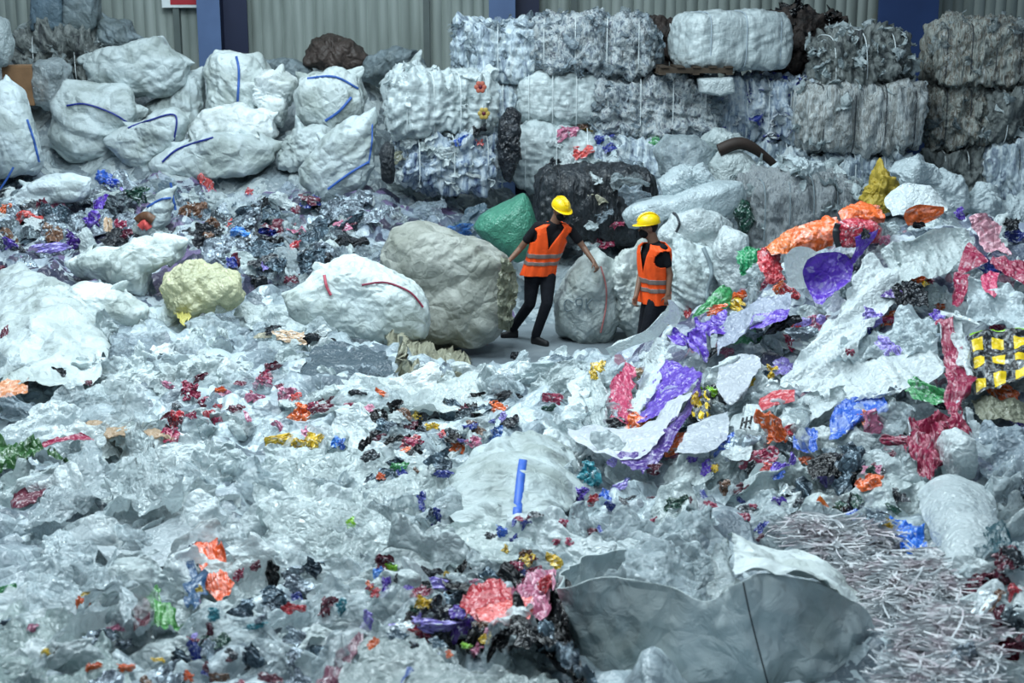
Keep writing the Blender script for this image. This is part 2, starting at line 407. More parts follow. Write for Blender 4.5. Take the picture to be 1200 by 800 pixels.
def bag(name, label, cat, poly, Y=None, depth=.6, col='pale', mat='bag', boxy=.75, wr=.05, wf=2.2, seams=(), group=None, seed=None, res=1, tilt=0., lift=0., centre=None, ties=()):
    seed = seed or int(abs(poly[0][0]*13+poly[0][1]*7))+1
    if Y is None:
        us = [p[0] for p in poly]; vs = [p[1] for p in poly]
        Y = hit((min(us)+max(us))/2, max(vs)-.12*(max(vs)-min(vs)))[1]-lift
    V, F, base, uv = pillowVF(poly, Y, depth, seed, boxy, wr, wf, int(72*res), int(40*res), tilt, centre)
    o = link(name, mesh(name, V, F, MATS[mat], uv=uv), None, base, col)
    tag(o, label, cat, group)
    for s in seams:                       # (colour, width m, image points)  sewn bands and straps
        c, wd, pts = s[:3]; nm = s[3] if len(s) > 3 else 'seam_band'
        q = smoothpts(surf_front(V, F, base, smoothpts(pts, 14), Y, .02), 40)
        S = ribbonVF(q+base, wd); nrm = np.array([0, -.010, .003])
        a, b = q-S, q+S
        VV = np.vstack([np.stack([a, b, b-nrm, a-nrm], 1).reshape(-1, 3)]); FF = gridF(40, 4, True)
        so = link(nm, mesh(nm, VV+nrm, FF, pm(c)), o)
        if nm == 'printed_letter': so['label'] = 'faint grey printed letter'
    if name == 'woven_sack' and mat == 'bag':   # pinched cloth corners
        cu, cv = np.mean(poly, axis=0); order = sorted(poly, key=lambda p: -math.hypot(p[0]-cu, (p[1]-cv)) - (20 if p[1] < cv else -25))
        done_ = []
        for p in order:
            if len(done_) == 2 or any(math.hypot(p[0]-q[0], p[1]-q[1]) < 45 for q in done_): continue
            done_.append(p); a_ = P(p[0], p[1], Y)-base; c_ = P(cu, cv, Y)-base; d_ = a_-c_; L_ = np.linalg.norm(d_); d_ /= L_
            t = np.linspace(0, 1, 14); pts = a_[None]+d_[None]*(-.26+.36*t)[:, None]+np.array([0, -.02, 0])
            VV, FF = tubeVF(pts, .19*(1-t)**.8*min(1, L_/.6)+.012, 20)
            VV[:, 1] = VV[:, 1]*.75; VV = VV+vfolds(VV, seed+len(done_), 4.5, 6, .022, ani=.5)
            link('sack_corner', mesh('sack_corner', VV, FF, MATS[mat]), o, (0, 0, 0), col)
    for (u, v, hgt) in ties:              # gathered neck above the bag
        q = P(u, v, Y)-base
        t = np.linspace(0, 1, 10); pts = np.stack([q[0]+.03*np.sin(t*5), q[1]+0*t, q[2]-hgt*.3+hgt*t], -1)
        VV, FF = tubeVF(pts, .05+.07*np.abs(t-.35)*hgt*3, 14)
        VV = VV+vfolds(VV, 5, 9, 6, .02)
        to = link('tied_neck', mesh('tied_neck', VV, FF, MATS[mat]), o, (0, 0, 0), col)
    return o
def loose_film(bm_pts, seed, size, n=9):
    VV, FF, UU = [], [], []
    r = np.random.default_rng(seed)
    s = np.linspace(-1, 1, n); A, B = np.meshgrid(s, s, indexing='ij'); G = np.stack([A.ravel(), B.ravel(), 0*A.ravel()], -1)
    for p, nrm in bm_pts:
        q = G*np.array([r.uniform(.3, 1), r.uniform(.4, 1.3), 1])*size*r.uniform(.5, 1.2)
        q = q+vfolds(q/size, int(r.integers(1e6)), .9, 4, size*.5)
        z = nrm+r.normal(size=3)*.8; z /= np.linalg.norm(z); x = np.cross(z, r.normal(size=3)); x /= np.linalg.norm(x); y = np.cross(z, x)
        VV.append(q[:, :1]*x+q[:, 1:2]*y+q[:, 2:3]*z+p); FF.append(gridF(n, n)+(len(VV)-1)*n*n)
        UU.append(G[:, :2]*.5+.5)
    return np.vstack(VV), np.vstack(FF), np.vstack(UU)
def bale(label, u0, u1, v0, v1, Y, d=1.0, rz=0., mat='silverbale', straps=4, e=5, rough=.035, rag=0, seed=None, ragcol='silver', ragmat='clear', scol='white', sag=.04, name='film_bale', wires=True, group=None, tilt=0.):
    seed = seed or int(u0*3+v0*11)+7
    um = (u0+u1)/2; pb = P(um, v1, Y); pt = P(um, v0, Y)
    W = (u1-u0)/ppm(Y)*1.0; H = pt[2]-pb[2]
    a = abs(rz); w = max((W-d*math.sin(a))/math.cos(a), .4)
    V, F, uv = superbox(w, d, H, e, 40)
    # straps squeeze the bale into lobes
    xs = [(-.5+(k+.5)/straps)*w for k in range(straps)]
    if wires:
        sq = np.zeros(len(V))
        for x in xs: sq += np.exp(-((V[:, 0]-x)/.05)**2)
        V[:, 1:] *= (1-.06*sq)[:, None]
    N = V/np.array([w/2, d/2, H/2])**2; N /= np.linalg.norm(N, axis=1, keepdims=True)+1e-9
    st = np.array([1.6, 1.6, .7])
    disp = folds(V*st, seed, 1.3, 7, rough*1.5)+folds(V*st, seed+2, 4.5, 9, rough*1.1)+folds(V, seed+4, 11, 8, rough*.6)
    V = V+N*disp[:, None]
    V[:, 2] -= sag*np.cos(V[:, 0]/w*PI)*0
    base = np.array([pb[0], Y+d/2, pb[2]])
    t = empty(name, base, label, 'bale', group); t.rotation_euler = (0, tilt, rz)
    V[:, 2] += H/2
    link('pressed_film', mesh('pressed_film', V, F, MATS[mat], uv=uv), t)
    if wires:
        for x in xs:
            th = np.linspace(0, 2*PI, 40)
            cy = np.cos(th); cz = np.sin(th); nn = (np.abs(cy)**e+np.abs(cz)**e)**(1/e)
            fx = max(1-abs(x/(w/2))**e, .05)**(1/e)
            q = np.stack([np.full(40, x), cy/nn*d/2*fx*.975, H/2+cz/nn*H/2*fx*.975], -1)
            VV, FF = tubeVF(q, .008, 6, False)
            so = link('strap', mesh('strap', VV, FF, pm(scol)), t)
    if rag:
        r = np.random.default_rng(seed)
        idx = [i for i in r.integers(0, len(V), rag*6) if (V[i, 1] < d*.1 or V[i, 2] > H*.8)][:rag]
        pts = [(V[i], N[i]) for i in idx]
        VV, FF, UU = loose_film(pts, seed, .11)
        lo = link('loose_film', mesh('loose_film', VV, FF, MATS[ragmat], uv=UU), t, col=ragcol); lo['kind'] = 'stuff'
    return t
def cm(a, n):                             # Catmull-Rom resample along axis 0
    return smoothpts(a.reshape(len(a), -1), n).reshape((n,)+a.shape[1:]) if len(a) > 2 else (lambda t: a[0][None]*(1-t)+a[1][None]*t)(np.linspace(0, 1, n).reshape((n,)+(1,)*(a.ndim-1)))
def drape(name, label, cat, rows, col='white', mat='white', lift=.1, amp=.03, f=2.0, n=44, m=44, seed=None, ymax=25., edge=.03, group=None, along=False, ydrop=0., thick=0, fine=.35, yfix=None, bulge=0.):
    """a film sheet lying over the heap: rows of control points from its top edge to its bottom edge"""
    seed = seed or int(rows[0][0][0]*17+rows[0][0][1]*5)+3
    k = len(rows[0]); ctl = []
    for r in rows:
        line = []
        for q in r:
            if len(q) > 2: p = P(q[0], q[1], q[2])
            else:
                p = hit(q[0], q[1], ymax) if yfix is None else P(q[0], q[1], yfix)
                d = CAMP-p; p = p+d/np.linalg.norm(d)*lift
            line.append(p)
        ctl.append(line)
    G = np.array(ctl)
    G = cm(G, n); G = np.swapaxes(cm(np.swapaxes(G, 0, 1), m), 0, 1)
    # ragged edges: pull the border along the surface
    s = np.linspace(-1, 1, n)[:, None]*np.ones((1, m)); t = np.ones((n, 1))*np.linspace(-1, 1, m)[None]
    V = G.reshape(-1, 3)
    N = normals_grid(V, n, m)
    ext = np.linalg.norm(G[0, 0]-G[-1, -1]); sc_ = min(1.0, ext/.9); amp = amp*sc_**1.5; edge = edge*sc_; f = f/max(sc_, .35)
    if along:
        mn = (G[:, -1]-G[:, 0]).mean(0); mn /= np.linalg.norm(mn); q_ = V@mn; ql = V-q_[:, None]*mn; Vf = ql*.22+q_[:, None]*mn*1.5
    else: Vf = V
    V = V + N*(folds(Vf, seed, f, 6, amp, ani=.5)+folds(Vf, seed+1, f*3, 7, amp*.45, ani=.5)+folds(Vf, seed+2, f*8, 7, amp*fine*.6, ani=.3))[:, None]
    V = V + vfolds(V, seed+9, f*2, 5, amp*.22)
    bord = np.maximum(np.abs(s), np.abs(t)).ravel()**6
    V = V + (vfolds(V, seed+5, 3.5, 6, edge)*bord[:, None])
    if bulge: V = V + N*(bulge*(1-s**2)*(1-t**2)).ravel()[:, None]
    base = V.mean(0); base[2] = V[:, 2].min()
    uv = np.stack([t.ravel()*.5+.5, .5-s.ravel()*.5], -1)*max(ext, .3)*2.0
    uv = uv if mat in ('printed', 'print_sheet') else np.stack([t.ravel()*.5+.5, .5-s.ravel()*.5], -1)
    mm = MATS[mat] if isinstance(mat, str) else mat
    o = link(name, mesh(name, V-base, gridF(n, m), mm, uv=uv), None, base, col)
    if thick:
        md = o.modifiers.new('thick', 'SOLIDIFY'); md.thickness = thick
    return tag(o, label, cat, group)
# --- crumpled pieces of film: one mesh of each variant, copied with its own place, size and colour
VAR = {}
def variant(kind, i, mat):
    key = (kind, i, mat)
    if key in VAR: return VAR[key]
    r = np.random.default_rng(abs(hash((kind, i))) % 99991 if False else sum(map(ord, kind))*131+i*17)
    n = 42
    s = np.linspace(-1, 1, n); A, B = np.meshgrid(s, s, indexing='ij'); A = A.ravel(); B = B.ravel()
    th = np.arctan2(B, A); rs = np.maximum(np.abs(A), np.abs(B)); b = r.uniform(.25, .9)
    x = (1-b)*A+b*np.cos(th)*rs; y = (1-b)*B+b*np.sin(th)*rs
    R = 1+.16*np.sin(th*2+r.uniform(0, 6))+.12*np.sin(th*3+r.uniform(0, 6))+.1*np.sin(th*5+r.uniform(0, 6))+.05*np.sin(th*9+r.uniform(0, 6))
    V = np.stack([x*R, y*R, 0*x], -1)
    q = V.copy()
    if kind == 'sheet':  L, M_, S_, cr = .21, .09, .03, r.uniform(-.05, .25)
    elif kind == 'wad':  L, M_, S_, cr = .42, .19, .06, r.uniform(.1, .4)
    else:                L, M_, S_, cr = .28, .13, .05, r.uniform(0, .3)      # strip
    sd = int(r.integers(1e6))
    V = V+vfolds(q, sd, .5, 4, L, (.45, .45, 1.1))+vfolds(q, sd+11, 1.5, 6, M_, (.6, .6, 1), ani=.55)+vfolds(q, sd+23, 4.2, 7, S_, (.6, .6, 1), ani=.5)
    V[:, 2] -= cr*(q[:, 0]**2+q[:, 1]**2)
    V[:, 2] -= V[:, 2].mean()
    V /= np.abs(V[:, :2]).max()
    uv = np.stack([A*.5+.5, B*.5+.5], -1)
    me = mesh(kind+'_film', V, gridF(n, n), MATS[mat], uv=uv)
    VAR[key] = me
    return me
CNT = [0]
def cast(u, v):
    d = ray(u, v); d = d/np.linalg.norm(d)
    h = bpy.context.scene.ray_cast(bpy.context.view_layer.depsgraph, Vector(CAMP), Vector(d))
    return np.array(h[1]) if h[0] else None
def piece(name, u, v, w, h, col, mat, kind='wad', rot=None, lift=.05, face=.45, ymax=25., rnd=.35, tint=.0, zs=1., top=False):
    CNT[0] += 1
    i = CNT[0]; r = np.random.default_rng(i*7+3)
    p = hit(u, v, ymax)
    if top:
        q = cast(u, v)
        if q is not None and abs(q[1]-p[1]) < 1.6: p = q
    Y = p[1]; k = ppm(Y)
    tn = tnorm(p[0], p[1]); tc = CAMP-p; tc /= np.linalg.norm(tc)
    z = tn*(1-face)+tc*face+r.normal(size=3)*rnd*.5; z /= np.linalg.norm(z)
    if z@tc < .25: z = z+tc*.4; z /= np.linalg.norm(z)
    x = np.array([1.0, 0, 0]); x = x-z*(x@z); x /= np.linalg.norm(x); y = np.cross(z, x)
    rot = r.uniform(-.5, .5) if rot is None else rot
    X = x*math.cos(rot)+y*math.sin(rot); Yv = np.cross(z, X)
    fs = max(abs(z@tc), .35)
    sx = w/2/k; sy = h/2/k/fs
    sz = min(math.sqrt(sx*sy), 1.6*min(sx, sy))*zs
    me = variant(kind, int(r.integers(0, 14)), mat)
    o = bpy.data.objects.new(name, me); C.objects.link(o)
    p = p+tc*lift
    o.matrix_world = Matrix(((X[0]*sx, Yv[0]*sy, z[0]*sz, p[0]), (X[1]*sx, Yv[1]*sy, z[1]*sz, p[1]), (X[2]*sx, Yv[2]*sy, z[2]*sz, p[2]), (0, 0, 0, 1)))
    c = np.array(hx(COL.get(col, col))[:3])
    c = np.clip(c*(1+tint*r.normal()*np.ones(3)), 0, .9); o.color = (c[0], c[1], c[2], 1)
    o['_u'] = float(u); o['_v'] = float(v); o['_w'] = float(w*h)
    return o
# ---------------------------------------------------------------- the hall
def m_wall():
    k = NT('painted_sheet_metal'); gv = k.geo_vec()
    streak = k.coords('Object', (3, 1, .35), False)
    c = k.ramp(k.noise(1.4, 5, streak, .4), [(.3, hx('7a847f')), (.55, hx('939d98')), (.75, hx('a0a9a5'))])
    rust = k.ramp(k.noise(1.1, 3, k.coords('Object', (2.2, 1, 1.1), False)), [(.70, (0, 0, 0, 1)), (.78, (1, 1, 1, 1))])
    c = k.mix(c, hx('8a7c58'), k.math('MULTIPLY', rust, .6))
    return k.done(k.bsdf(c, .5, .4))
WALLM = m_wall()
WY = 25.6
def wall():
    # ribbed cladding: one continuous profile
    prof = []; x = -13.0
    while x < 13.0:
        for dx, dy in ((0, 0), (.006, .035), (.022, .035), (.028, 0), (.185, 0), (.19, .012), (.20, .012), (.205, 0), (.37, 0), (.375, .012), (.385, .012), (.39, 0)):
            prof.append((x+dx, WY+dy))
        x += .56
    n = len(prof); V = [(a, b, 0) for a, b in prof]+[(a, b, 7.0) for a, b in prof]
    F = [(i, i+1, n+i+1, n+i) for i in range(n-1)]
    o = link('wall_back', mesh('wall_back', V, np.array(F), WALLM, False)); o['kind'] = 'structure'
wall()
def m_floor():
    k = NT('worn_concrete'); gv = k.geo_vec()
    c = k.ramp(k.noise(1.2, 6, gv, .5), [(.3, hx('596268')), (.5, hx('727c82')), (.7, hx('868f94'))])
    return k.done(k.bsdf(c, .6, .35, 0, k.bump(k.noise(30, 4, gv), .3, .01)))
fo = bm_obj('floor', lambda bm: bx(bm, -14, 14, -2, WY+.1, -.2, 0), m_floor()); fo['kind'] = 'structure'
bl = m_plain('blue_paint', '556c94', .5, .4, .2, 2); dbl = m_plain('shaded_blue_paint', '1c2440', .5, .4, .2, 2)  # web colour is darkened to paint in the shade of the recess
def column(u0, u1, u2, nm):
    xs = [P(u, 40, 25.0)[0] for u in (u0, u1, u2)]
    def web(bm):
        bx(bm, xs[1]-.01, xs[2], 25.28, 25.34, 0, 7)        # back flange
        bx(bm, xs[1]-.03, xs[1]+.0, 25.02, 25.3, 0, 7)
    def fl(bm):
        bx(bm, xs[0], xs[1], 24.98, 25.05, 0, 7); bx(bm, xs[0]+.02, xs[0]+.06, 25.05, 25.5, 0, 7)
    t = bpy.data.objects.new(nm, None); C.objects.link(t); t['kind'] = 'structure'
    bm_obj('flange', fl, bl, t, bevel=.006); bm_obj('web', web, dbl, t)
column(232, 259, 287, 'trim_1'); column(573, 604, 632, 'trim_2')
def col3():
    x0, x1 = P(1027, 60, 24.9)[0], P(1097, 60, 24.9)[0]
    t = bpy.data.objects.new('trim_3', None); C.objects.link(t); t['kind'] = 'structure'
    bm_obj('flange', lambda bm: bx(bm, x0, x1, 24.9, 24.96, 0, 7), m_plain('blue_paint_deep', '2c4474', .5, .4, .2, 2), t, bevel=.006)
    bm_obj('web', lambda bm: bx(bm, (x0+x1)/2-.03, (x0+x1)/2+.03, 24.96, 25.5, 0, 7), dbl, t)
col3()
for i, u in enumerate((208, 500, 672)):
    x = P(u, 40, 25.5)[0]
    o = bm_obj('trim_%d' % (i+4), lambda bm: bx(bm, x-.055, x+.055, 25.46, 25.6, 0, 7), m_plain('dark_steel', '5c6664', .5, .4, .2, 3)); o['kind'] = 'structure'
# wall sign, cut by the top of the frame
xs0, xs1 = P(189, 4, 25.4)[0], P(231, 4, 25.4)[0]; zt = P(200, 9, 25.4)[2]
sg = empty('wall_sign', ((xs0+xs1)/2, 25.45, zt), 'white wall sign with a red field beside the blue column, cut by the frame', 'sign')
bm_obj('sign_board', lambda bm: bx(bm, -(xs1-xs0)/2, (xs1-xs0)/2, -.02, .0, 0, .5), pm('white'), sg, bevel=.004)
bm_obj('red_field', lambda bm: bx(bm, -(xs1-xs0)/2+.15, (xs1-xs0)/2-.02, -.026, -.019, .05, .45), pm('red'), sg)
# ---------------------------------------------------------------- heaps (uncountable film): one object per heap
def heap_mesh():
    ys = np.exp(np.linspace(math.log(3.6), math.log(25.4), 430)); xs = np.linspace(-10.8, 10.8, 560)
    Xg, Yg = np.meshgrid(xs, ys, indexing='ij'); Z = terr(Xg, Yg)
    V = np.stack([Xg, Yg, Z], -1).reshape(-1, 3)
    q = V*np.array([1, 1, 1.0])
    d = folds(q, 41, .9, 8, .10)+folds(q, 42, 2.6, 9, .055)+folds(q, 43, 6.5, 9, .03)
    lat = vfolds(q, 44, 2.2, 6, .06)
    fl = np.clip((V[:, 2]+.02)/.35, 0, 1)          # litter thins out to nothing at the bare floor
    V2 = V+lat*fl[:, None]; V2[:, 2] = V[:, 2]+d*fl-.06
    F = gridF(560, 430)
    cxy = V[F].mean(1)
    keep = V2[F][:, :, 2].max(1) > -.12
    F = F[keep]; cxy = cxy[keep]
    # regions of the heap by place in the hall
    x, y = cxy[:, 0], cxy[:, 1]
    reg = np.full(len(F), 0)
    reg[(y > 16.3) & (x < 0)] = 1
    reg[(y > 21.6)] = 2
    reg[(x > .9+.0*y) & (y > 7.6) & (y < 16) & (x > 2.6-(y-7.6)*.35)] = 3
    reg[(y > 16) & (x >= 0) & (y <= 21.6)] = 4
    return V2, F, reg
HV, HF, HR = heap_mesh()
def m_heap(name, stops):
    k = NT(name); gv = k.geo_vec()
    w = k.n('ShaderNodeVectorMath', operation='ADD'); nz = k.n('ShaderNodeTexNoise'); nz.inputs['Scale'].default_value = 2.5; nz.inputs['Detail'].default_value = 3
    k.t.links.new(gv, nz.inputs['Vector']); k.t.links.new(gv, w.inputs[0]); k.t.links.new(nz.outputs[1], w.inputs[1])
    v = k.n('ShaderNodeTexVoronoi'); v.inputs['Scale'].default_value = 4.5; k.t.links.new(w.outputs[0], v.inputs['Vector'])
    sx = k.n('ShaderNodeSeparateColor'); k.t.links.new(v.outputs['Color'], sx.inputs[0])
    n = len(stops); col = k.ramp(sx.outputs[0], [(i/n, hx(c)) for i, c in enumerate(stops)], 'CONSTANT')
    h = k.math('ADD', crinkle(k, gv, 8), k.math('MULTIPLY', k.noise(35, 3, gv), .3))
    return k.done(k.bsdf(col, .32, .55, 0, k.bump(h, .7, .05)))
HM = [m_heap('heap_pale_shaded', ['8e9ba2', 'a3b0b5', '77848c', 'b4c2c6', '98a6ac', '5f6b74']), m_heap('heap_mixed', ['5a6374', '8c99a6', '4a4658', '98a4ae', '35374a', 'b5c0c6', '6b5f80', '6e7a88']),  # front heap greys darkened to stand for shade between the film pieces
      m_heap('heap_grey', ['7e8a90', '9aa6aa', '6b767c', 'aab4b6']), m_heap('heap_print', ['8d98a2', 'a8b3bb', '5a6474', '767f90', '98a4aa', '7b5a68', 'acb6ba', '45465e']), m_heap('heap_back', ['8a979d', 'a2aeb3', '76838a', 'b4c0c4'])]
HN = [('film_heap', 'deep heap of pale crumpled film spread across the front of the hall'), ('mixed_litter_heap', 'darker heap of mixed printed film below the stacked white sacks'),
      ('grey_film_heap', 'grey film heap under the sacks and bales along the wall'), ('printed_film_heap', 'tall heap of printed film in purple, red and white, beside the workers'),
      ('pale_film_heap', 'pale film heap between the workers and the bale stacks')]
for r in range(5):
    f = HF[HR == r]; ids, inv = np.unique(f, return_inverse=True)
    if len(f) == 0: continue
    o = link(HN[r][0], mesh(HN[r][0], HV[ids], inv.reshape(f.shape), HM[r]))
    tag(o, HN[r][1], 'film heap', None, 'stuff')
# ---------------------------------------------------------------- bales along the wall
bale('silvery film bale on top of the stack, in front of the middle blue column', 533, 634, 26, 98, 22.0, 1.0, 0, 'silverbale', 3, rag=60)
bale('wide silvery crumpled bale on the top row, right of the column bale', 621, 772, 19, 90, 21.8, 1.1, -.10, 'ragbale', 4, rag=110, rough=.05)
bale('dark brown bale wedged behind the wide silvery bale on the top row', 735, 800, 22, 90, 23.0, 1.0, 0, 'brownbale', 2, rag=0)
PAL = (784, 848, 74, 88, 21.4)
bale('glossy white wrapped bale sitting on a dark wooden pallet', 787, 937, 12, 84, 21.4, 1.1, .30, 'whitebale', 3, e=5, rough=.012, scol='silver')
bale('dark brown shaggy bale right of the glossy white bale', 900, 992, 16, 88, 22.8, 1.2, 0, 'brownbale', 2, rag=70, ragcol='black', ragmat='foil', rough=.06)
bale('grey rag bale with a pale side slumped against the right blue column', 955, 1070, 34, 108, 21.3, 1.1, .12, 'greyrag', 3, e=3.2, rag=80, ragcol='pale', ragmat='white', rough=.06, tilt=-.08)
bale('smooth white bale on the second row, above the pale bottom bale', 607, 716, 82, 152, 21.8, 1.0, 0, 'whitebale', 4, e=4, rough=.02)
bale('ragged silver bale in the middle of the second row', 695, 848, 92, 168, 21.7, 1.1, -.06, 'ragbale', 4, rag=110, rough=.05)
bale('blue-flecked bale right of the ragged silver bale', 838, 962, 92, 168, 21.8, 1.1, 0, 'bluebale', 5, rag=70, ragcol='navy', ragmat='printed', rough=.045)
bale('white strapped bale with black bands on the second row, before the right column', 938, 1090, 95, 184, 21.2, 1.1, .10, 'mixbale2', 4, e=4.5, scol='charcoal', rough=.03, rag=14, ragcol='pale', ragmat='white')
bale('mixed pale bale on the top row at the right edge', 1097, 1215, 26, 106, 21.6, 1.1, -.12, 'mixbale', 4, scol='charcoal', rough=.045, rag=30, ragcol='pale')
bale('dark streaky bale under the top right bale', 1094, 1176, 100, 176, 21.8, 1.0, 0, 'mixbale', 3, scol='charcoal', rough=.06, rag=30, ragcol='grey')
bale('bulging pale bale at the right edge on the second row', 1160, 1240, 104, 176, 21.4, 1.0, 0, 'greyrag', 2, e=3, rough=.05, rag=30, ragcol='pale', ragmat='white')
bale('dim grey bale at the bottom of the right stack', 1092, 1172, 176, 246, 21.8, 1.0, 0, 'greyrag', 3, rough=.05)
bale('dim bluish bale at the bottom right corner of the stack', 1164, 1250, 168, 240, 21.3, 1.0, .1, 'silverbale', 2, rough=.05, scol='charcoal')
bale('white topped bale with grey flowered end, above the blue printed bale', 441, 585, 84, 162, 20.8, 1.1, .28, 'whitebale', 4, e=4.5, rough=.035, rag=24, ragcol='white', ragmat='white')
bale('pale bale with blue printed end, lowest at the middle of the hall', 452, 592, 156, 224, 20.8, 1.2, .24, 'bluebale', 3, e=4, rough=.05, rag=50, ragcol='white', ragmat='white')
bale('small shadowed bale between the flowered bale and the smooth white bale', 532, 608, 98, 160, 22.0, .9, 0, 'silverbale', 2, rough=.03)
bale('pale bottom bale under the smooth white bale', 598, 706, 148, 230, 21.6, 1.0, 0, 'whitebale', 3, e=3.5, rough=.02)
bale('silver bottom bale half buried under the ragged silver bale', 700, 850, 162, 240, 21.6, 1.0, 0, 'silverbale', 4, rough=.05, rag=60)
bale('blue-grey bottom bale behind the brown pipe', 845, 965, 166, 240, 21.8, 1.0, 0, 'silverbale', 4, rough=.05, rag=30)
bale('pale bottom bale behind the yellow sack', 950, 1085, 180, 250, 21.3, 1.0, 0, 'silverbale', 4, rough=.05, rag=30)
bale('black wrapped bale behind the left worker with clear film over its end', 624, 772, 198, 292, 19.2, 1.1, .10, 'darkbale', 3, e=4.5, rough=.02, scol='charcoal', rag=0)
bale('grey shredded-strip bale behind the orange film', 874, 1020, 206, 330, 17.6, 1.2, .06, 'shredbale', 5, e=4.2, rough=.035, rag=70, ragcol='pale', ragmat='white', scol='grey')
bale('dark dusty bale at the top left behind the white sacks', 18, 112, 38, 100, 24.0, 1.0, 0, 'greyrag', 2, rough=.07, rag=60, ragcol='pale')
# wooden pallet
def pallet():
    pb = P(816, 88, 21.2); w = (860-776)/ppm(21.2); t = empty('wooden_pallet', (pb[0], 21.7, pb[2]), 'dark wooden pallet under the glossy white bale', 'pallet')
    wood = m_plain('dark_wood', '4a3f34', .7, .3, .4, 5)
    for k in range(3): bm_obj('bearer', lambda bm: bx(bm, -w/2, w/2, -.45+.4*k, -.35+.4*k, .025, .10), wood, t, bevel=.004)
    for k in range(5):
        x = -w/2+.02+k*(w-.14)/4
        bm_obj('deck_board', lambda bm: bx(bm, x, x+.12, -.48, .48, .10, .125), wood, t, bevel=.003)
    for k in range(3):
        x = -w/2+k*(w-.1)/2
        bm_obj('base_board', lambda bm: bx(bm, x, x+.1, -.48, .48, 0, .025), wood, t, bevel=.003)
pallet()
bag('foam_block', 'white foam block under the wooden pallet', 'foam block', [(818,92),(858,90),(860,108),(842,112),(820,108)], 21.3, .5, 'white', 'white', boxy=.4, wr=.02)
# flower prints on the grey end of the bale
for (u, v, c, lb) in ((563, 102, 'b4604e', 'red flower print on the grey bale end'), (567, 133, 'b49a4c', 'yellow flower print on the grey bale end')):
    p0 = P(u, v, 20.55); r = .09
    t = empty('flower_decal', p0, lb, 'decal')
    for k in range(6):
        a = k*PI/3; bm_obj('petal', lambda bm: bmesh.ops.create_uvsphere(bm, u_segments=10, v_segments=6, radius=1, matrix=Matrix.Translation((math.cos(a)*r*.6, 0, math.sin(a)*r*.6)) @ Matrix.Diagonal((r*.42, .012, r*.42, 1))), pm(c), t, smooth=True)
    bm_obj('flower_centre', lambda bm: bmesh.ops.create_uvsphere(bm, u_segments=10, v_segments=6, radius=1, matrix=Matrix.Diagonal((r*.35, .02, r*.35, 1))), pm('maroon'), t, smooth=True)
# ---------------------------------------------------------------- sacks stacked at the back left
B = '3a63b0'
bag('woven_sack', 'big bulging white sack on top of the pile beside the left blue column', 'sack', [(98,70),(112,54),(160,50),(188,42),(206,62),(220,72),(214,98),(190,114),(150,116),(104,100)], 23.2, .9, 'pale', wr=.06)
bag('woven_sack', 'rounded white sack with a thin blue seam under the topmost sack', 'sack', [(66,120),(82,98),(120,99),(150,108),(168,130),(160,160),(132,185),(90,187),(58,172)], 22.6, .9, 'pale', wr=.06, seams=[('navy', .025, [(78,124),(100,122),(130,132),(150,144)])])
bag('woven_sack', 'pointed white sack with a dark folded seam, below the rounded sack', 'sack', [(121,166),(150,146),(178,130),(204,128),(218,140),(212,166),(196,186),(172,198),(150,190)], 22.1, .7, 'pale', wr=.05, seams=[('navy', .025, [(150,150),(172,142),(205,135),(204,165)])])
bag('woven_sack', 'upright white sack with a vertical blue strap below the left column', 'sack', [(238,84),(256,62),(300,66),(316,86),(316,130),(300,160),(252,166),(236,130)], 23.0, .9, 'milky', wr=.06, seams=[(B, 0.037, [(277,66),(280,85),(278,128)], 'strap')])
bag('woven_sack', 'low wide white sack with a dark diagonal seam at the foot of the stack', 'sack', [(174,196),(200,172),(244,158),(290,158),(326,168),(330,190),(300,204),(240,208),(196,206)], 21.9, .7, 'pale', wr=.06, seams=[('navy', .028, [(190,190),(210,174),(250,161)])])
bag('woven_sack', 'tall bluish white sack with a blue edge at the left border of the heap', 'sack', [(-30,130),(8,96),(24,108),(36,148),(48,188),(46,204),(-10,208),(-30,190)], 21.2, .8, 'clear', wr=.04, seams=[(B, 0.031, [(32,140),(40,165),(46,190)])])
bag('woven_sack', 'full white sack crossed by two blue bands, left of the flowered bale', 'sack', [(344,108),(352,90),(394,78),(420,84),(432,112),(430,134),(400,158),(362,150),(345,138)], 22.5, .9, 'milky', wr=.05, seams=[(B, 0.031, [(360,92),(392,90),(420,104)]), (B, 0.037, [(381,142),(398,130),(412,114)])])
bag('woven_sack', 'slack white sack folded over below the blue banded sack', 'sack', [(320,190),(330,160),(350,142),(378,148),(394,164),(376,188),(346,204),(322,202)], 21.9, .6, 'pale', wr=.08)
bag('woven_sack', 'small torn white sack with a dark red patch beside the strapped sack', 'sack', [(288,100),(306,82),(330,80),(346,94),(342,124),(330,148),(306,140),(292,122)], 22.7, .6, 'white', wr=.08)
bag('woven_sack', 'leaning white sack with a long blue seam beside the printed bale', 'sack', [(352,196),(378,160),(414,136),(436,132),(448,160),(446,196),(424,222),(380,232),(352,220)], 21.0, .7, 'pale', wr=.05, seams=[(B, 0.022, [(436,136),(436,165),(432,192)]), (B, 0.031, [(432,190),(410,203),(384,222)])])
bag('woven_sack', 'white sack in the middle of the stack under the strapped sack', 'sack', [(226,150),(240,130),(280,122),(318,134),(330,160),(300,174),(250,178),(228,168)], 22.4, .8, 'white', wr=.07)
bag('woven_sack', 'grey white sack in the gap behind the pointed sack', 'sack', [(172,128),(200,104),(234,84),(242,120),(236,150),(206,152),(180,146)], 23.4, .7, 'pale', wr=.06)
bag('woven_sack', 'pair-tied pale grey sack standing at the top left against the wall', 'sack', [(40,36),(40,-20),(76,-24),(80,34),(60,40)], 24.4, .6, 'bluegrey', wr=.02, boxy=.45)
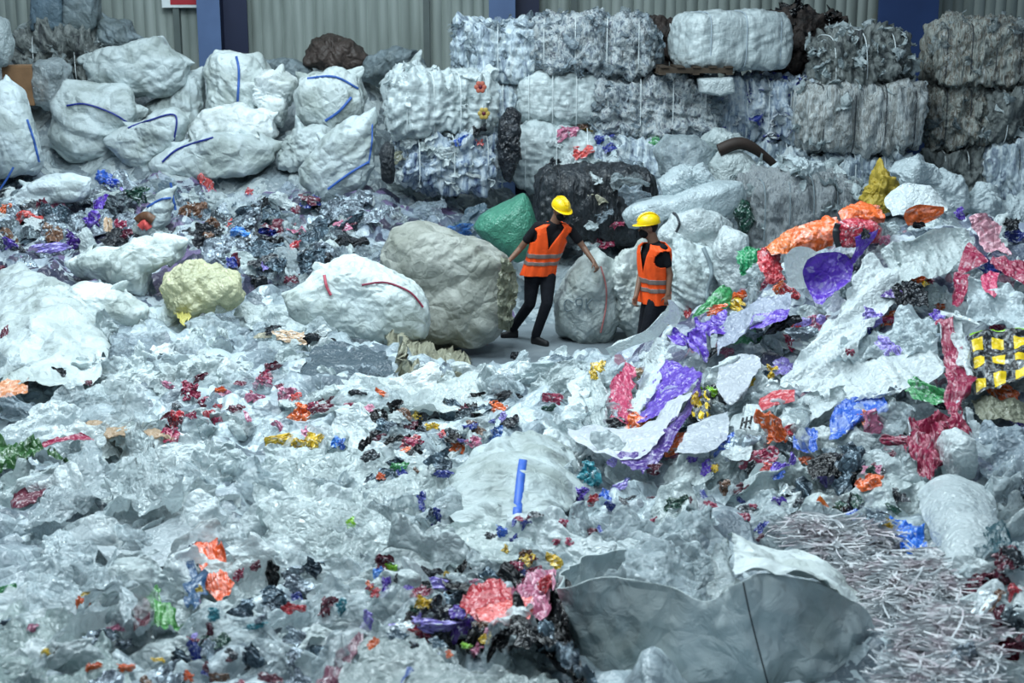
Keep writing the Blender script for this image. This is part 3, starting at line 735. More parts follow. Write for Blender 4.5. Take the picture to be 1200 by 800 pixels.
bag('woven_sack', 'pale grey upright sack beside its twin at the top left wall', 'sack', [(77,38),(78,-22),(114,-20),(116,30),(108,40)], 24.4, .6, 'grey', wr=.02, boxy=.45)
bag('woven_sack', 'dull grey sack at the wall right of the pale upright sacks', 'sack', [(108,54),(124,22),(150,26),(164,44),(158,58),(120,60)], 24.6, .7, 'grey', wr=.06)
bag('dark_bundle', 'dark brown cloth bundle lying against the ribbed wall', 'bundle', [(356,68),(362,44),(388,40),(420,56),(432,68),(424,80),(390,78),(360,76)], 24.5, .7, '4c423e', wr=.09)
bag('grey_bundle', 'flat dusty grey sack at the wall right of the dark bundle', 'sack', [(424,92),(432,66),(460,58),(486,60),(498,80),(494,96),(450,100)], 24.4, .8, 'grey', wr=.08)
bag('grey_bundle', 'dusty grey sheet bundle between the column and the dark bundle', 'sack', [(286,90),(300,70),(336,68),(362,76),(366,92),(320,100)], 24.5, .7, 'grey', wr=.08)
bag('woven_sack', 'peaked white sack behind the flowered bale', 'sack', [(452,96),(470,78),(490,66),(504,88),(500,102),(462,106)], 22.6, .6, 'pale', wr=.05)
bag('dark_bundle', 'dark twisted sack hanging at the left side of the printed bale', 'bundle', [(446,180),(452,166),(462,170),(464,200),(460,214),(448,212)], 20.4, .3, 'charcoal', wr=.1)
bag('woven_sack', 'torn black sack wedged between the printed bale and pale bottom bale', 'sack', [(586,140),(598,122),(610,136),(608,180),(600,214),(588,210),(584,170)], 21.0, .4, 'charcoal', 'foil', wr=.1)
# cardboard box wrapped in film
def carton():
    p = P(24, 124, 22.8); t = empty('cardboard_box', (p[0], 23.2, p[2]), 'brown cardboard box with film wrapped side at the left edge', 'box')
    bm_obj('carton', lambda bm: bx(bm, -.26, .22, -.4, .4, 0, .62), m_plain('cardboard', '8a6a4e', .8, .2, .3, 4, .2), t, bevel=.02)
    V, F, uv = superbox(.5, .84, .66, 5, 24); V = V+vfolds(V, 5, 4, 6, .04)
    link('film_wrap', mesh('film_wrap', V+np.array([.42, 0, .33]), F, MATS['clear'], uv=uv), t, col='clear')
    bm_obj('tape', lambda bm: bx(bm, -.265, .225, -.05, .05, -.001, .625), pm('tan'), t)
carton()
bag('film_bundle', 'grey white film bundle at the left border above the carton', 'bundle', [(-20,70),(-10,20),(6,24),(12,50),(10,74),(-6,80)], 22.6, .5, 'pale', 'white', wr=.06)
# ---------------------------------------------------------------- sacks and film between the workers and the stacks
bag('green_bag', 'large green film bag behind the grey bulk bag', 'bag', [(558,266),(566,250),(590,238),(614,226),(624,240),(632,268),(628,296),(606,306),(578,288)], 18.9, .9, '5aa48a', 'white', wr=.03)
bag('bulk_bag', 'large grey white bulk bag with creased side and torn open end, beside the left worker', 'bulk bag', [(446,300),(462,274),(500,270),(560,282),(592,300),(598,330),(594,372),(584,392),(556,398),(500,388),(470,366),(448,340)], 16.7, 1.1, 'a2a59e', wr=.045, wf=3, res=1.3, seams=[('maroon', .03, [(424,334),(450,332),(478,340),(498,360)])])
drape('torn_flap', 'torn dusty flap of film hanging from the open end of the grey bulk bag', 'film', [[(586,302),(598,304),(606,314)],[(582,340),(596,345),(604,346)],[(588,385),(594,388),(600,380)]], 'olive', 'white', yfix=16.1, lift=0, amp=.08, f=4)
bag('woven_sack', 'low white sack with a red band in front of the grey bulk bag', 'sack', [(340,346),(376,316),(410,306),(450,318),(486,336),(500,362),(498,388),(460,398),(400,388),(350,374)], 15.6, .9, 'milky', wr=.05, wf=3, seams=[('b04a5a', .03, [(380,322),(383,336),(388,346)], 'strap'), ('8a3048', .022, [(424,334),(452,331),(480,342),(496,360)])])
bag('bulk_bag', 'round white bulk bag dragged by the left worker, with a thin red seam', 'bulk bag', [(652,350),(660,322),(684,300),(700,290),(716,308),(730,330),(738,356),(732,384),(714,402),(680,402),(660,386)], 17.35, .85, 'b6bfbe', wr=.045, wf=3, res=1.2, seams=[('b8706e', .018, [(704,312),(710,335),(710,360),(704,390)])]+[('77858a', .016, q_, 'printed_letter') for q_ in ([(671,354),(665,351),(661,357),(664,364),(671,363)], [(681,357),(676,357),(675,351),(681,350),(682,357),(678,366)], [(687,350),(687,358),(687,366)], [(694,350),(688,358),(694,366)])])
bag('woven_sack', 'greyish sack standing between the two workers', 'sack', [(716,312),(730,290),(752,288),(760,320),(758,372),(744,392),(722,388),(716,350)], 17.3, .7, 'c0c8c6', wr=.08, wf=4)
bag('woven_sack', 'white sack with grey fold behind the right worker', 'sack', [(778,300),(796,280),(824,282),(842,300),(846,350),(840,390),(800,398),(776,370)], 17.2, .8, 'pale', wr=.08, wf=4, seams=[('grey', .05, [(824,290),(834,318),(828,345),(836,372)], 'fold_seam')])
bag('plastic_bag', 'glossy white film bag bulging above the right worker', 'bag', [(726,252),(742,236),(790,224),(830,214),(866,212),(870,236),(850,256),(800,250),(760,256),(738,272)], 18.0, .8, 'clear', 'white', wr=.05)
bag('plastic_bag', 'white film sack with a dark cord behind the right worker', 'bag', [(770,270),(782,248),(810,244),(838,250),(862,266),(858,300),(830,316),(790,312)], 17.7, .8, 'white', 'white', wr=.08, seams=[('charcoal', .03, [(776,251),(790,250),(796,262),(792,272)], 'cord')])
bag('plastic_bag', 'round white film bag under the grey shredded bale edge', 'bag', [(836,290),(850,268),(874,276),(882,310),(870,350),(846,352)], 16.9, .6, 'white', 'white', wr=.08)
bag('plastic_bag', 'dark green film sack squeezed beside the shredded bale', 'bag', [(858,250),(866,228),(878,236),(880,262),(870,274)], 17.9, .4, 'dkgreen', 'printed', wr=.1)
bag('plastic_bag', 'pale blue film bag below the ragged silver bale', 'bag', [(770,178),(784,162),(812,162),(832,176),(828,200),(800,208),(776,204)], 20.2, .7, 'clear', 'clear', wr=.06)
bag('plastic_bag', 'white cushion-like film bag in front of the brown pipe', 'bag', [(830,190),(842,178),(870,178),(884,192),(884,226),(856,256),(834,230)], 19.9, .6, 'milky', 'white', wr=.04)
bag('plastic_bag', 'flat white film bag behind the brown pipe', 'bag', [(820,164),(836,150),(866,156),(882,170),(860,180),(832,178)], 20.4, .6, 'milky', 'white', wr=.05)
q = smoothpts([P(842,176,19.8), P(870,168,19.8), P(900,186,19.9), P(918,206,20.0), P(930,216,20.1)], 26)
V, F = tubeVF(q, .085-.035*np.linspace(0, 1, 26)+.01*np.sin(np.linspace(0, 9, 26)), 16); bs = V.mean(0); bs[2] = V[:, 2].min()
tag(link('brown_pipe', mesh('brown_pipe', V-bs, F, m_plain('brown_rubber', '3a302b', .6, .3, .3, 5)), None, bs), 'bent dark brown pipe lying over the white film bags', 'pipe')
bag('yellow_sack', 'yellow mesh sack with a twisted neck behind the orange film', 'sack', [(1029,184),(1033,184),(1038,202),(1050,216),(1055,240),(1034,246),(1010,244),(1012,228),(1024,208)], 16.4, .45, 'b29a3a', 'bag', wr=.10, wf=4, centre=(1032,230))
for (a, lb) in (([(770,214),(792,196),(830,190),(842,210),(820,228),(784,232)], 'rumpled pale film bag right of the black wrapped bale'), ([(900,196),(930,184),(962,190),(966,206),(930,214)], 'flat pale film sheet bag below the blue-flecked bale'),
   ([(1044,200),(1066,186),(1092,190),(1100,214),(1070,224)], 'white film bag before the right blue column'), ([(1064,228),(1090,204),(1124,206),(1130,240),(1100,252)], 'pale folded sheet bag beside the yellow sack, right of it'),
   ([(1126,240),(1150,214),(1168,222),(1176,250),(1150,262)], 'pale grey folded bag below the dim bottom bales'), ([(1160,250),(1184,224),(1214,228),(1216,275),(1180,282)], 'bunched translucent white bag at the right edge behind the heap')):
    bag('plastic_bag', lb, 'bag', a, 18.2 if a[0][0] < 1000 else 17.5, .6, 'clear', 'white', wr=.09, wf=3)
# ---------------------------------------------------------------- big pieces on the left and front
bag('yellow_bag', 'pale yellow see-through bag lying crumpled on the white film', 'bag', [(188,346),(196,324),(222,308),(256,312),(280,326),(288,350),(270,364),(240,362),(222,376),(196,362)], None, .7, 'd8d7b2', 'white', wr=.07, wf=3, res=1.3)
drape('yellow_flap', 'loose yellow fold hanging from the left end of the pale yellow bag', 'film', [[(190,338),(196,330),(204,326)],[(190,348),(198,344),(208,342)],[(214,374),(218,372),(224,366)]], 'd2c870', 'white', lift=.45, amp=.04, n=24, m=24)
drape('woven_sack', 'large draped white sack at the left border below the printed litter', 'sack', [[(-14,322),(22,312),(56,328),(90,346)],[(-12,352),(30,350),(78,364),(118,384)],[(-8,404),(34,402),(82,402),(128,408)],[(4,452),(40,460),(80,458),(116,440)]], 'bec9ca', 'bag', lift=.35, amp=.05, f=1.3, n=64, m=64, bulge=.25, edge=.02)
bag('woven_sack', 'flat white sack lying behind the large draped sack', 'sack', [(60,352),(90,334),(140,338),(176,362),(170,378),(110,380),(74,370)], None, .7, 'milky', wr=.05)
bag('woven_sack', 'rumpled grey white sacking left of the yellow bag', 'sack', [(88,308),(120,290),(152,280),(212,284),(214,302),(180,318),(170,342),(130,332),(96,322)], None, .7, 'milky', wr=.08, wf=3)
bag('woven_sack', 'flattened pale sack below the tall bluish sack at the left', 'sack', [(0,236),(30,216),(70,204),(100,212),(104,232),(60,240),(6,250)], None, .6, 'clear', wr=.06, seams=[(B, 0.025, [(0,222),(8,210),(16,196)])])
bag('woven_sack', 'white sack with a printed dark ring and blue ribbon in the printed litter', 'sack', [(156,272),(164,250),(184,234),(200,224),(206,240),(196,262),(180,276),(164,278)], None, .4, 'pale', wr=.04, seams=[(B, 0.028, [(172,243),(188,234),(202,232)], 'ribbon'), (B, 0.031, [(200,214),(203,232),(206,246)], 'ribbon'), ('brown', .12, [(160,260),(170,253),(180,258)], 'printed_ring'), ('palered', .10, [(164,267),(170,262),(175,268)], 'printed_spot')])
drape('grey_sheet', 'slate grey plastic sheet lying flat left of the beige crumpled sheet', 'sheet', [[(352,436),(370,412),(410,404),(448,412)],[(346,442),(390,426),(430,424),(462,434)],[(350,446),(395,442),(440,446),(466,446)]], '55656f', 'white', lift=.34, amp=.03)
drape('crumpled_sheet', 'crumpled beige plastic sheet standing in folds before the grey bulk bag', 'sheet', [[(436,362),(456,358),(474,370),(496,386)],[(450,388),(470,384),(504,388),(530,398)],[(464,412),(486,406),(520,408),(546,418)],[(472,440),(492,438),(524,438),(546,430)]], 'a9a791', 'white', lift=.75, amp=.10, f=2.2, n=60, m=60)
hb = drape('woven_sack', 'half buried white sack with a blue strap in front of the workers', 'sack', [[(528,560),(566,528),(628,510),(668,524)],[(522,578),(570,556),(632,540),(678,552)],[(524,600),(580,592),(636,582),(676,588)],[(540,624),(590,622),(634,620),(664,608)]], 'b6c2c3', 'bag', lift=.30, amp=.04, f=1.2, n=70, m=70, bulge=.16, edge=.02)
def strap_on(o, pts, wd, c, nm='strap', lb='blue strap'):
    n = len(o.data.vertices); V = np.zeros(n*3); o.data.vertices.foreach_get('co', V); V = V.reshape(-1, 3)
    F = [tuple(p.vertices) for p in o.data.polygons]; base = np.array(o.location)
    q = smoothpts(surf_front(V, F, base, smoothpts(pts, 16), 10, .015), 40); S = ribbonVF(q+base, wd); t = np.array([0, .006, -.004])
    s = link(nm, mesh(nm, np.stack([q-S, q+S, q+S+t, q-S+t], 1).reshape(-1, 3), gridF(40, 4, True), pm(c)), o); s['label'] = lb
strap_on(hb, [(613,538),(610,560),(607,590),(605,614)], .05, '2f62c4')
fb = drape('bulk_bag', 'large open white bulk bag at the front, lower right', 'bulk bag', [
  [(1000,690,6.9),(1040,742,5.95),(1012,712,5.72),(972,690,5.58),(905,672,5.52),(868,680,5.45),(820,703,5.5),(776,690,5.58),(700,678,5.75),(653,684,5.95),(690,650,6.7),(790,640,7.0)],
  [(1010,730,6.9),(1050,775,5.9),(1016,760,5.66),(968,740,5.55),(910,732,5.45),(874,735,5.38),(820,742,5.44),(776,738,5.52),(705,735,5.72),(664,738,5.95),(690,720,6.7),(790,700,7.0)],
  [(1010,780,6.9),(1050,812,5.9),(1018,810,5.62),(970,800,5.52),(918,796,5.42),(888,794,5.36),(828,792,5.42),(780,790,5.5),(715,782,5.7),(680,784,5.95),(700,770,6.7),(790,750,7.0)],
  [(1010,880,6.9),(1046,880,5.9),(1016,880,5.7),(975,880,5.62),(930,880,5.5),(900,880,5.45),(840,880,5.5),(790,880,5.58),(730,870,5.75),(696,860,6.0),(700,840,6.7),(790,820,7.0)]],
  'ccd8d9', 'bag', lift=0, amp=.035, f=1.4, n=80, m=170, edge=.006, seed=21, fine=.25, thick=.006)
def fpart(nm, rows, col, mat, lb=None, **k):
    o = drape(nm, None, None, rows, col, mat, lift=0, **k); o.parent = fb; o.location = o.location-fb.location
    if lb: o['label'] = lb
    return o
fpart('top_flap', [[(852,622,6.45),(900,638,6.5),(962,660,6.4),(1034,732,5.98)],[(856,640,6.1),(905,650,6.1),(968,674,6.0),(1036,738,5.95)],[(862,676,5.47),(905,668,5.50),(972,688,5.56),(1038,744,5.92)]], 'd2dcdc', 'bag', amp=.03, f=1.4, n=50, m=60, edge=.01, seed=5)
fpart('torn_lip', [[(836,650,6.2),(846,640,6.3),(858,634,6.4)],[(834,672,5.9),(846,668,5.95),(860,664,6.0)],[(826,702,5.52),(846,694,5.5),(864,684,5.47)]], 'c8d2d2', 'clear', amp=.03, n=30, m=30)
fpart('seam_cord', [[(870,682,5.43),(872,682,5.43)],[(877,716,5.37),(879,716,5.37)],[(888,760,5.34),(890,760,5.34)],[(902,812,5.34),(904,812,5.34)]], 'charcoal', pm('charcoal'), 'dark seam cord', amp=.002, n=30, m=3, edge=0)
drape('film_sheet', 'translucent film standing in the open mouth of the front bulk bag', 'film', [[(742,650,6.5),(768,640,6.6),(790,640,6.6),(812,660,6.5)],[(740,668,6.1),(770,656,6.1),(796,660,6.1),(822,680,6.1)],[(735,690,5.8),(770,690,5.75),(800,696,5.7),(826,704,5.65)]], 'clear', 'clear', lift=0, amp=.06, n=44, m=44)
drape('film_sheet', 'clear glossy sheet puffed up behind the front bulk bag mouth', 'film', [[(690,652),(740,622),(790,606),(830,616)],[(676,668),(740,650),(800,640),(846,650)],[(700,676),(750,672),(800,680),(850,690)]], 'clear', 'clear', lift=.12, amp=.08, n=56, m=56)
# shredded strips
def shreds():
    r = np.random.default_rng(77); poly = [(905,618),(960,604),(1040,622),(1090,640),(1120,700),(1150,740),(1140,790),(1100,830),(1050,830),(1064,770),(1040,712),(975,650)]
    VV, FF = [], []; k = 0; n = 13; tries = 0; dg_ = bpy.context.view_layer.depsgraph
    while k < 4600:
        u, v = r.uniform(890, 1165), r.uniform(600, 830)
        if not inpoly(u, v, poly): continue
        d = ray(u, v); d = d/np.linalg.norm(d); h_ = bpy.context.scene.ray_cast(dg_, Vector(CAMP), Vector(d)); tries += 1
        if tries > 9000: break
        if not h_[0] or h_[4].name.startswith(('bulk_bag', 'top_flap', 'printed_sheet', 'film_tube', 'film_sheet')): continue
        p = np.array(h_[1]); tc = CAMP-p; tc /= np.linalg.norm(tc)
        a = r.normal(-.75, .7); L = r.uniform(.07, .22); x = np.array([math.cos(a), 1.3*math.sin(a), .6*math.sin(a)]); tn_ = tnorm(p[0], p[1]); x = x-tn_*(x@tn_)+tn_*r.normal(0, .06); x /= np.linalg.norm(x)
        e2 = np.cross(tn_, x); th = r.normal(0, .6)*np.linspace(-1, 1, n)+r.normal(0, .5)*np.sin(np.linspace(0, r.uniform(3, 9), n))
        st = (np.cos(th)[:, None]*x+np.sin(th)[:, None]*e2+tn_*(r.normal(0, .25)*np.linspace(-1, 1, n))[:, None])*(2*L/n)
        c = np.cumsum(st, axis=0); c = c-c.mean(0)+p+tc*r.uniform(.01, .09)
        w = r.uniform(.0025, .0052); tw = r.uniform(0, 6)+np.linspace(0, 1, n)[:, None]*r.normal(0, 2); side = np.cross(st, tc); side /= np.linalg.norm(side, axis=1, keepdims=True)+1e-9
        s = side*np.cos(tw)+tc*np.sin(tw)
        q = np.stack([c-s*w, c+s*w], 1).reshape(-1, 3)
        VV.append(q); FF.append(gridF(n, 2)+k*n*2); k += 1
    V = np.vstack(VV); F = np.vstack(FF); b = V.mean(0); b[2] = V[:, 2].min()
    kk = NT('shredded_strip'); oc = kk.noise(8, 2, kk.geo_vec()); c = kk.ramp(oc, [(.35, hx('b0b6ba')), (.5, hx('d2d4d6')), (.62, hx('b8aeb4')), (.75, hx('e2e4e4'))])
    o = link('shredded_strips', mesh('shredded_strips', V-b, F, kk.done(kk.bsdf(c, .45, .4))), None, b)
    tag(o, 'heap of thin pale grey shredded strips right of the front bulk bag', 'shredded plastic', None, 'stuff')
# ---------------------------------------------------------------- the printed heap on the right: the sheets that stand out
R_ = lambda nm, lb, rows, col, mat='white', cat='film', **k: drape(nm, lb, cat, rows, col, mat, **k)
R_('film_sheet', 'long pale film layers lying across the top of the right heap', [[(1032,296),(1070,276),(1110,266),(1138,270)],[(1036,312),(1075,296),(1110,286),(1140,286)],[(1044,328),(1080,330),(1110,322),(1132,308)]], 'milky', lift=0.29, amp=.05, f=2.5, fine=.6, ymax=10.9, along=True)
R_('film_sheet', 'long white sheet sweeping down from the top of the right heap to its foot', [[(1012,306),(1026,306),(1046,312),(1058,330)],[(990,352),(1004,356),(1016,364),(1024,378)],[(952,400),(972,404),(992,412),(1006,424)],[(908,452),(930,456),(950,462),(962,470)]], 'white', lift=0.39, amp=.04, f=2.5, n=60, ymax=11, along=True)
R_('film_sheet', 'broad white sheet folded over the blue wrapper in the right heap', [[(960,438),(1000,424),(1050,414),(1096,408)],[(930,468),(985,452),(1046,442),(1100,436)],[(906,500),(960,474),(1000,462),(1040,464),(1100,456)][:4],[(906,518),(950,490),(992,468),(1046,468)]], 'white', lift=0.37, amp=.035, f=2.5, n=60, m=60, along=True)
R_('film_sheet', 'white crumpled film strewn with dark flecks above the broad white sheet', [[(1000,392),(1040,378),(1070,372),(1096,380)],[(985,416),(1030,404),(1070,398),(1098,402)],[(975,436),(1020,424),(1060,420),(1096,418)]], 'clear', lift=0.32, amp=.09, f=3)
R_('film_sheet', 'rounded white sheet standing at the crest of the right heap', [[(1044,226,11.5),(1062,217,11.5),(1090,218,11.5),(1103,228,11.5)],[(1036,236,11.4),(1060,233,11.35),(1090,234,11.35),(1110,240,11.4)],[(1046,254,11.2),(1066,252,11.2),(1090,252,11.2),(1110,248,11.2)]], 'white', amp=.02, lift=0, edge=.015)
R_('printed_sheet', 'crumpled orange film at the crest, right end of the orange row under the white sheet', [[(1062,246),(1076,240),(1092,240),(1106,242)],[(1060,254),(1076,252),(1090,250),(1106,248)],[(1064,264),(1078,264),(1088,260),(1100,254)]], 'orange', 'print_sheet', lift=0.32, amp=.045, f=3, ymax=11)
R_('printed_sheet', 'bright orange bunched film behind the red roll on the right heap', [[(984,250,11.3),(996,240,11.4),(1012,236,11.4),(1030,242,11.3)],[(982,258,11.0),(1000,250,11.0),(1016,250,11.0),(1034,254,11.0)],[(984,266,11.),(1000,264,11.),(1016,264,11.),(1034,262,11.)]], 'orange', 'print_sheet', lift=0, amp=.045, f=3)
R_('printed_sheet', 'orange wrapped film roll left of the red roll on the right heap', [[(926,274,11.3),(944,262,11.3),(964,256,11.3),(984,254,11.3)],[(928,284,11.),(948,274,11.),(966,270,11.),(984,268,11.)],[(934,300,11.),(950,298,11.),(966,290,11.),(980,286,11.)]], 'orange', 'print_sheet', lift=0, amp=.045, f=3)
R_('printed_sheet', 'dull orange film at the left end of the orange row', [[(898,288,11.5),(908,278,11.5),(920,270,11.5),(936,266,11.5)],[(900,294,11.3),(912,288,11.3),(924,284,11.3),(938,282,11.3)],[(906,300,11.2),(916,300,11.2),(930,300,11.2),(940,298,11.2)]], 'd8743a', 'print_sheet', lift=0, amp=.045, f=3)
bag('film_roll', 'dark red film roll with a patterned band on the right heap', 'roll', [(980,274),(984,262),(1004,258),(1024,258),(1032,268),(1028,284),(1004,288),(984,290)], 10.9, .3, 'b02038', 'printed', wr=.06, seams=[('charcoal', .06, [(983,262),(980,274),(984,289)], 'patterned_band')])
R_('printed_sheet', 'heart shaped purple printed sheet near the crest of the right heap', [[(946,304),(962,297),(980,296),(990,298)],[(942,318),(962,316),(982,314),(999,312)],[(946,336),(960,334),(978,332),(993,331)],[(956,354),(960,356),(964,356),(970,350)]], 'purple', 'print_sheet', lift=0.45, amp=.03, f=3, ymax=10.9, edge=.015)
R_('printed_sheet', 'twisted purple strip running up right of the heart shaped sheet', [[(1002,278),(1012,274),(1022,272),(1030,268)],[(1002,292),(1008,290),(1014,286),(1024,280)],[(994,310),(1000,308),(1004,304),(1010,298)]], 'purple', 'print_sheet', lift=0.41, amp=.04, f=4, ymax=10.9)
R_('printed_sheet', 'dark purple film showing under the pale film layers', [[(1022,330),(1034,324),(1046,322),(1054,332)],[(1020,338),(1034,336),(1046,336),(1056,342)],[(1024,346),(1034,348),(1046,346),(1054,348)]], 'violet', 'print_sheet', lift=0.32, amp=.03, ymax=11)
R_('foil_sheet', 'crumpled black and silver film below the pale film layers', [[(1048,338),(1062,332),(1076,334),(1090,340)],[(1048,348),(1062,346),(1076,346),(1090,350)],[(1054,358),(1064,360),(1076,358),(1088,360)]], 'charcoal', 'foil', lift=0.32, amp=.09, f=5)
# crimson and white printed sheets at the right
R_('printed_sheet', 'crimson triangular printed sheet beside the pale film layers', [[(1130,290),(1135,284),(1140,288),(1146,294)],[(1126,304),(1136,300),(1148,304),(1160,306)],[(1122,324),(1130,320),(1138,316),(1150,312)]], 'crimson', 'print_sheet', lift=0.39, amp=.03, f=3)
R_('printed_sheet', 'crimson and white printed sheet draped over the crest at the right', [[(1136,254),(1146,250),(1160,258),(1172,266)],[(1142,270),(1152,270),(1166,278),(1178,286)],[(1154,290),(1164,292),(1176,298),(1186,302)]], 'c08a98', 'print_sheet', lift=0.37, amp=.05, f=3, ymax=11)
R_('printed_sheet', 'broad crimson printed band at the right edge of the heap', [[(1162,294),(1176,300),(1190,306),(1206,312)],[(1158,302),(1176,312),(1192,320),(1206,326)],[(1168,314),(1180,324),(1192,332),(1206,338)]], 'crimson', 'print_sheet', lift=0.37, amp=.04, f=3)
R_('printed_sheet', 'narrow crimson printed sheet hanging below the crimson triangle', [[(1120,318),(1126,318),(1132,320),(1138,322)],[(1118,336),(1124,336),(1130,336),(1134,336)],[(1116,356),(1120,358),(1124,358),(1128,352)]], 'crimson', 'print_sheet', lift=0.39, amp=.03, f=3)
R_('printed_sheet', 'small pink printed fold right of the narrow crimson sheet', [[(1148,322),(1156,318),(1164,318),(1172,322)],[(1150,330),(1158,330),(1164,330),(1170,334)],[(1154,342),(1160,346),(1164,348),(1168,344)]], 'b8305c', 'print_sheet', lift=0.37, amp=.04, f=4)
R_('printed_sheet', 'long crimson printed strip left of the black and yellow sheet', [[(1097,376),(1103,374),(1109,374),(1115,374)],[(1102,410),(1110,408),(1118,408),(1124,408)],[(1108,448),(1118,448),(1128,446),(1138,444)],[(1112,482),(1116,484),(1122,484),(1126,470)]], 'crimson', 'print_sheet', lift=0.43, amp=.03, f=3, edge=.02)
R_('film_sheet', 'white film edge turned back along the long crimson strip', [[(1114,372),(1120,376),(1126,384),(1130,392)],[(1122,404),(1128,406),(1134,412),(1138,420)],[(1132,440),(1136,440),(1140,442),(1143,444)]], 'white', lift=0.41, amp=.03)
R_('film_sheet', 'white film between the crimson sheets at the right edge', [[(1140,326),(1160,330),(1180,340),(1206,346)],[(1134,352),(1160,360),(1180,368),(1206,372)],[(1128,372),(1150,378),(1176,384),(1206,386)]], 'clear', lift=0.29, amp=.06)
def m_blackyellow():
    k = NT('black_yellow_print'); tc = k.n('ShaderNodeTexCoord')
    br = k.n('ShaderNodeTexBrick', offset=0.0); br.inputs['Scale'].default_value = 1; br.inputs['Brick Width'].default_value = .34; br.inputs['Row Height'].default_value = .30
    br.inputs['Mortar Size'].default_value = .07; br.inputs['Mortar Smooth'].default_value = .05; br.inputs['Bias'].default_value = -1
    br.inputs['Color1'].default_value = hx('e6c516'); br.inputs['Color2'].default_value = hx('e6c516'); br.inputs['Mortar'].default_value = hx('181b1e')
    k.t.links.new(tc.outputs['UV'], br.inputs['Vector'])
    sx = k.n('ShaderNodeSeparateXYZ'); k.t.links.new(tc.outputs['UV'], sx.inputs[0])
    top = k.math('GREATER_THAN', sx.outputs[1], .86)
    yl = k.mix(br.outputs['Color'], hx('8ed020'), k.math('MULTIPLY', top, k.math('SUBTRACT', 1.0, br.outputs['Fac'])))
    mk = k.ramp(k.noise(14, 2, tc.outputs['UV']), [(.52, (0, 0, 0, 1)), (.55, (1, 1, 1, 1))])
    c = k.mix(yl, hx('7c8486'), k.math('MULTIPLY', br.outputs['Fac'], k.math('MULTIPLY', mk, .7)))
    return k.done(k.bsdf(c, .3, .6, 0, k.bump(crinkle(k, k.geo_vec(), 12), .5, .03)))
BY = m_blackyellow()
R_('printed_sheet', 'black sheet printed with yellow squares and a lime top row at the right edge', [[(1134,394),(1156,388),(1180,386),(1210,384)],[(1138,424),(1158,418),(1182,416),(1210,412)],[(1142,462),(1160,456),(1184,450),(1210,442)]], 'white', BY, lift=0.39, amp=.03, f=2.4, edge=.015)
R_('film_sheet', 'olive grey cloth-like sheet under the black and yellow sheet', [[(1140, 470, 8.75), (1160, 462, 8.75), (1182, 464, 8.75), (1208, 468, 8.75)], [(1146, 480, 8.6), (1164, 476, 8.6), (1184, 480, 8.6), (1208, 482, 8.6)], [(1152, 494, 8.45), (1168, 492, 8.45), (1184, 496, 8.45), (1208, 498, 8.45)]], 'olive', 'white', lift=0.35, amp=.05, f=3)
R_('printed_sheet', 'bright blue printed film looped under the broad white sheet', [[(986,472),(1000,464),(1020,464),(1040,470)],[(974,486),(986,476),(1010,474),(1040,480)],[(972,512),(982,514),(992,510),(998,492)]], 'blue', 'print_sheet', lift=0.33, amp=.06, f=4)
R_('printed_sheet', 'small bright blue film piece left of the blue loop', [[(930,510),(940,504),(950,504),(960,506)],[(930,518),(942,516),(950,516),(960,516)],[(932,526),(942,528),(950,528),(958,526)]], 'blue', 'print_sheet', lift=0.31, amp=.06, f=4)
R_('printed_sheet', 'crumpled crimson film arching over a white tube end at the right', [[(1062,500),(1082,488),(1104,482),(1132,492)],[(1060,516),(1080,508),(1104,500),(1138,504)],[(1066,532),(1078,530),(1094,526),(1108,514)],[(1074,556),(1084,560),(1094,556),(1102,540)]], 'crimson', 'print_sheet', lift=0.43, amp=.09, f=4, n=54, m=54)
bag('film_tube', 'short white rolled film end under the crimson arch', 'roll', [(1104,526),(1108,508),(1126,502),(1140,512),(1142,540),(1136,556),(1110,556)], None, .35, 'white', 'white', wr=.05, lift=0.22)
R_('film_sheet', 'clear curved film sheet right of the crimson arch', [[(1128,482),(1140,490),(1152,504),(1162,520)],[(1134,506),(1144,514),(1154,526),(1160,538)],[(1140,530),(1146,536),(1152,540),(1156,540)]], 'clear', 'clear', lift=0.32, amp=.03)
R_('film_sheet', 'grey bubble film sheet at the right edge below the clear curved film', [[(1146, 524, 8.2), (1166, 508, 8.2), (1186, 500, 8.2), (1210, 498, 8.2)], [(1148, 552, 7.8), (1168, 546, 7.8), (1188, 540, 7.8), (1210, 536, 7.8)], [(1160, 590, 7.35), (1176, 596, 7.35), (1190, 600, 7.35), (1210, 600, 7.35)]], 'silver', 'haze', lift=0.37, amp=.04, f=3, fine=.5)
R_('film_sheet', 'large white plastic tube with rounded open end at the right', [[(1076,580),(1092,562),(1122,557),(1158,570)],[(1082,606),(1102,598),(1134,594),(1170,602)],[(1100,640),(1120,634),(1146,632),(1174,640)],[(1112,668),(1136,676),(1160,672),(1182,660)]], 'd8e2e4', 'white', cat='tube', lift=.40, amp=.014, f=1.2, bulge=.12, edge=.01, n=50, m=50)
R_('printed_sheet', 'dark teal printed film lying across the white tube', [[(1132,618),(1144,610),(1158,614),(1176,624)],[(1140,634),(1152,632),(1168,636),(1186,644)],[(1150,650),(1164,652),(1180,654),(1204,656)]], 'darkteal', 'print_sheet', lift=0.67, amp=.06, f=4)
R_('foil_sheet', 'crumpled black foil in the litter below the blue loop', [[(980, 522, 8.35), (996, 516, 8.35), (1012, 522, 8.35), (1022, 530, 8.35)], [(992, 544, 8.1), (1006, 542, 8.1), (1020, 548, 8.1), (1030, 556, 8.1)], [(976, 566, 7.85), (1000, 566, 7.85), (1024, 572, 7.85), (1040, 584, 7.85)], [(984, 590, 7.6), (1004, 594, 7.6), (1024, 600, 7.6), (1040, 604, 7.6)]], 'bluegrey', 'foil', lift=0.31, amp=.08, f=3, n=54, m=54)
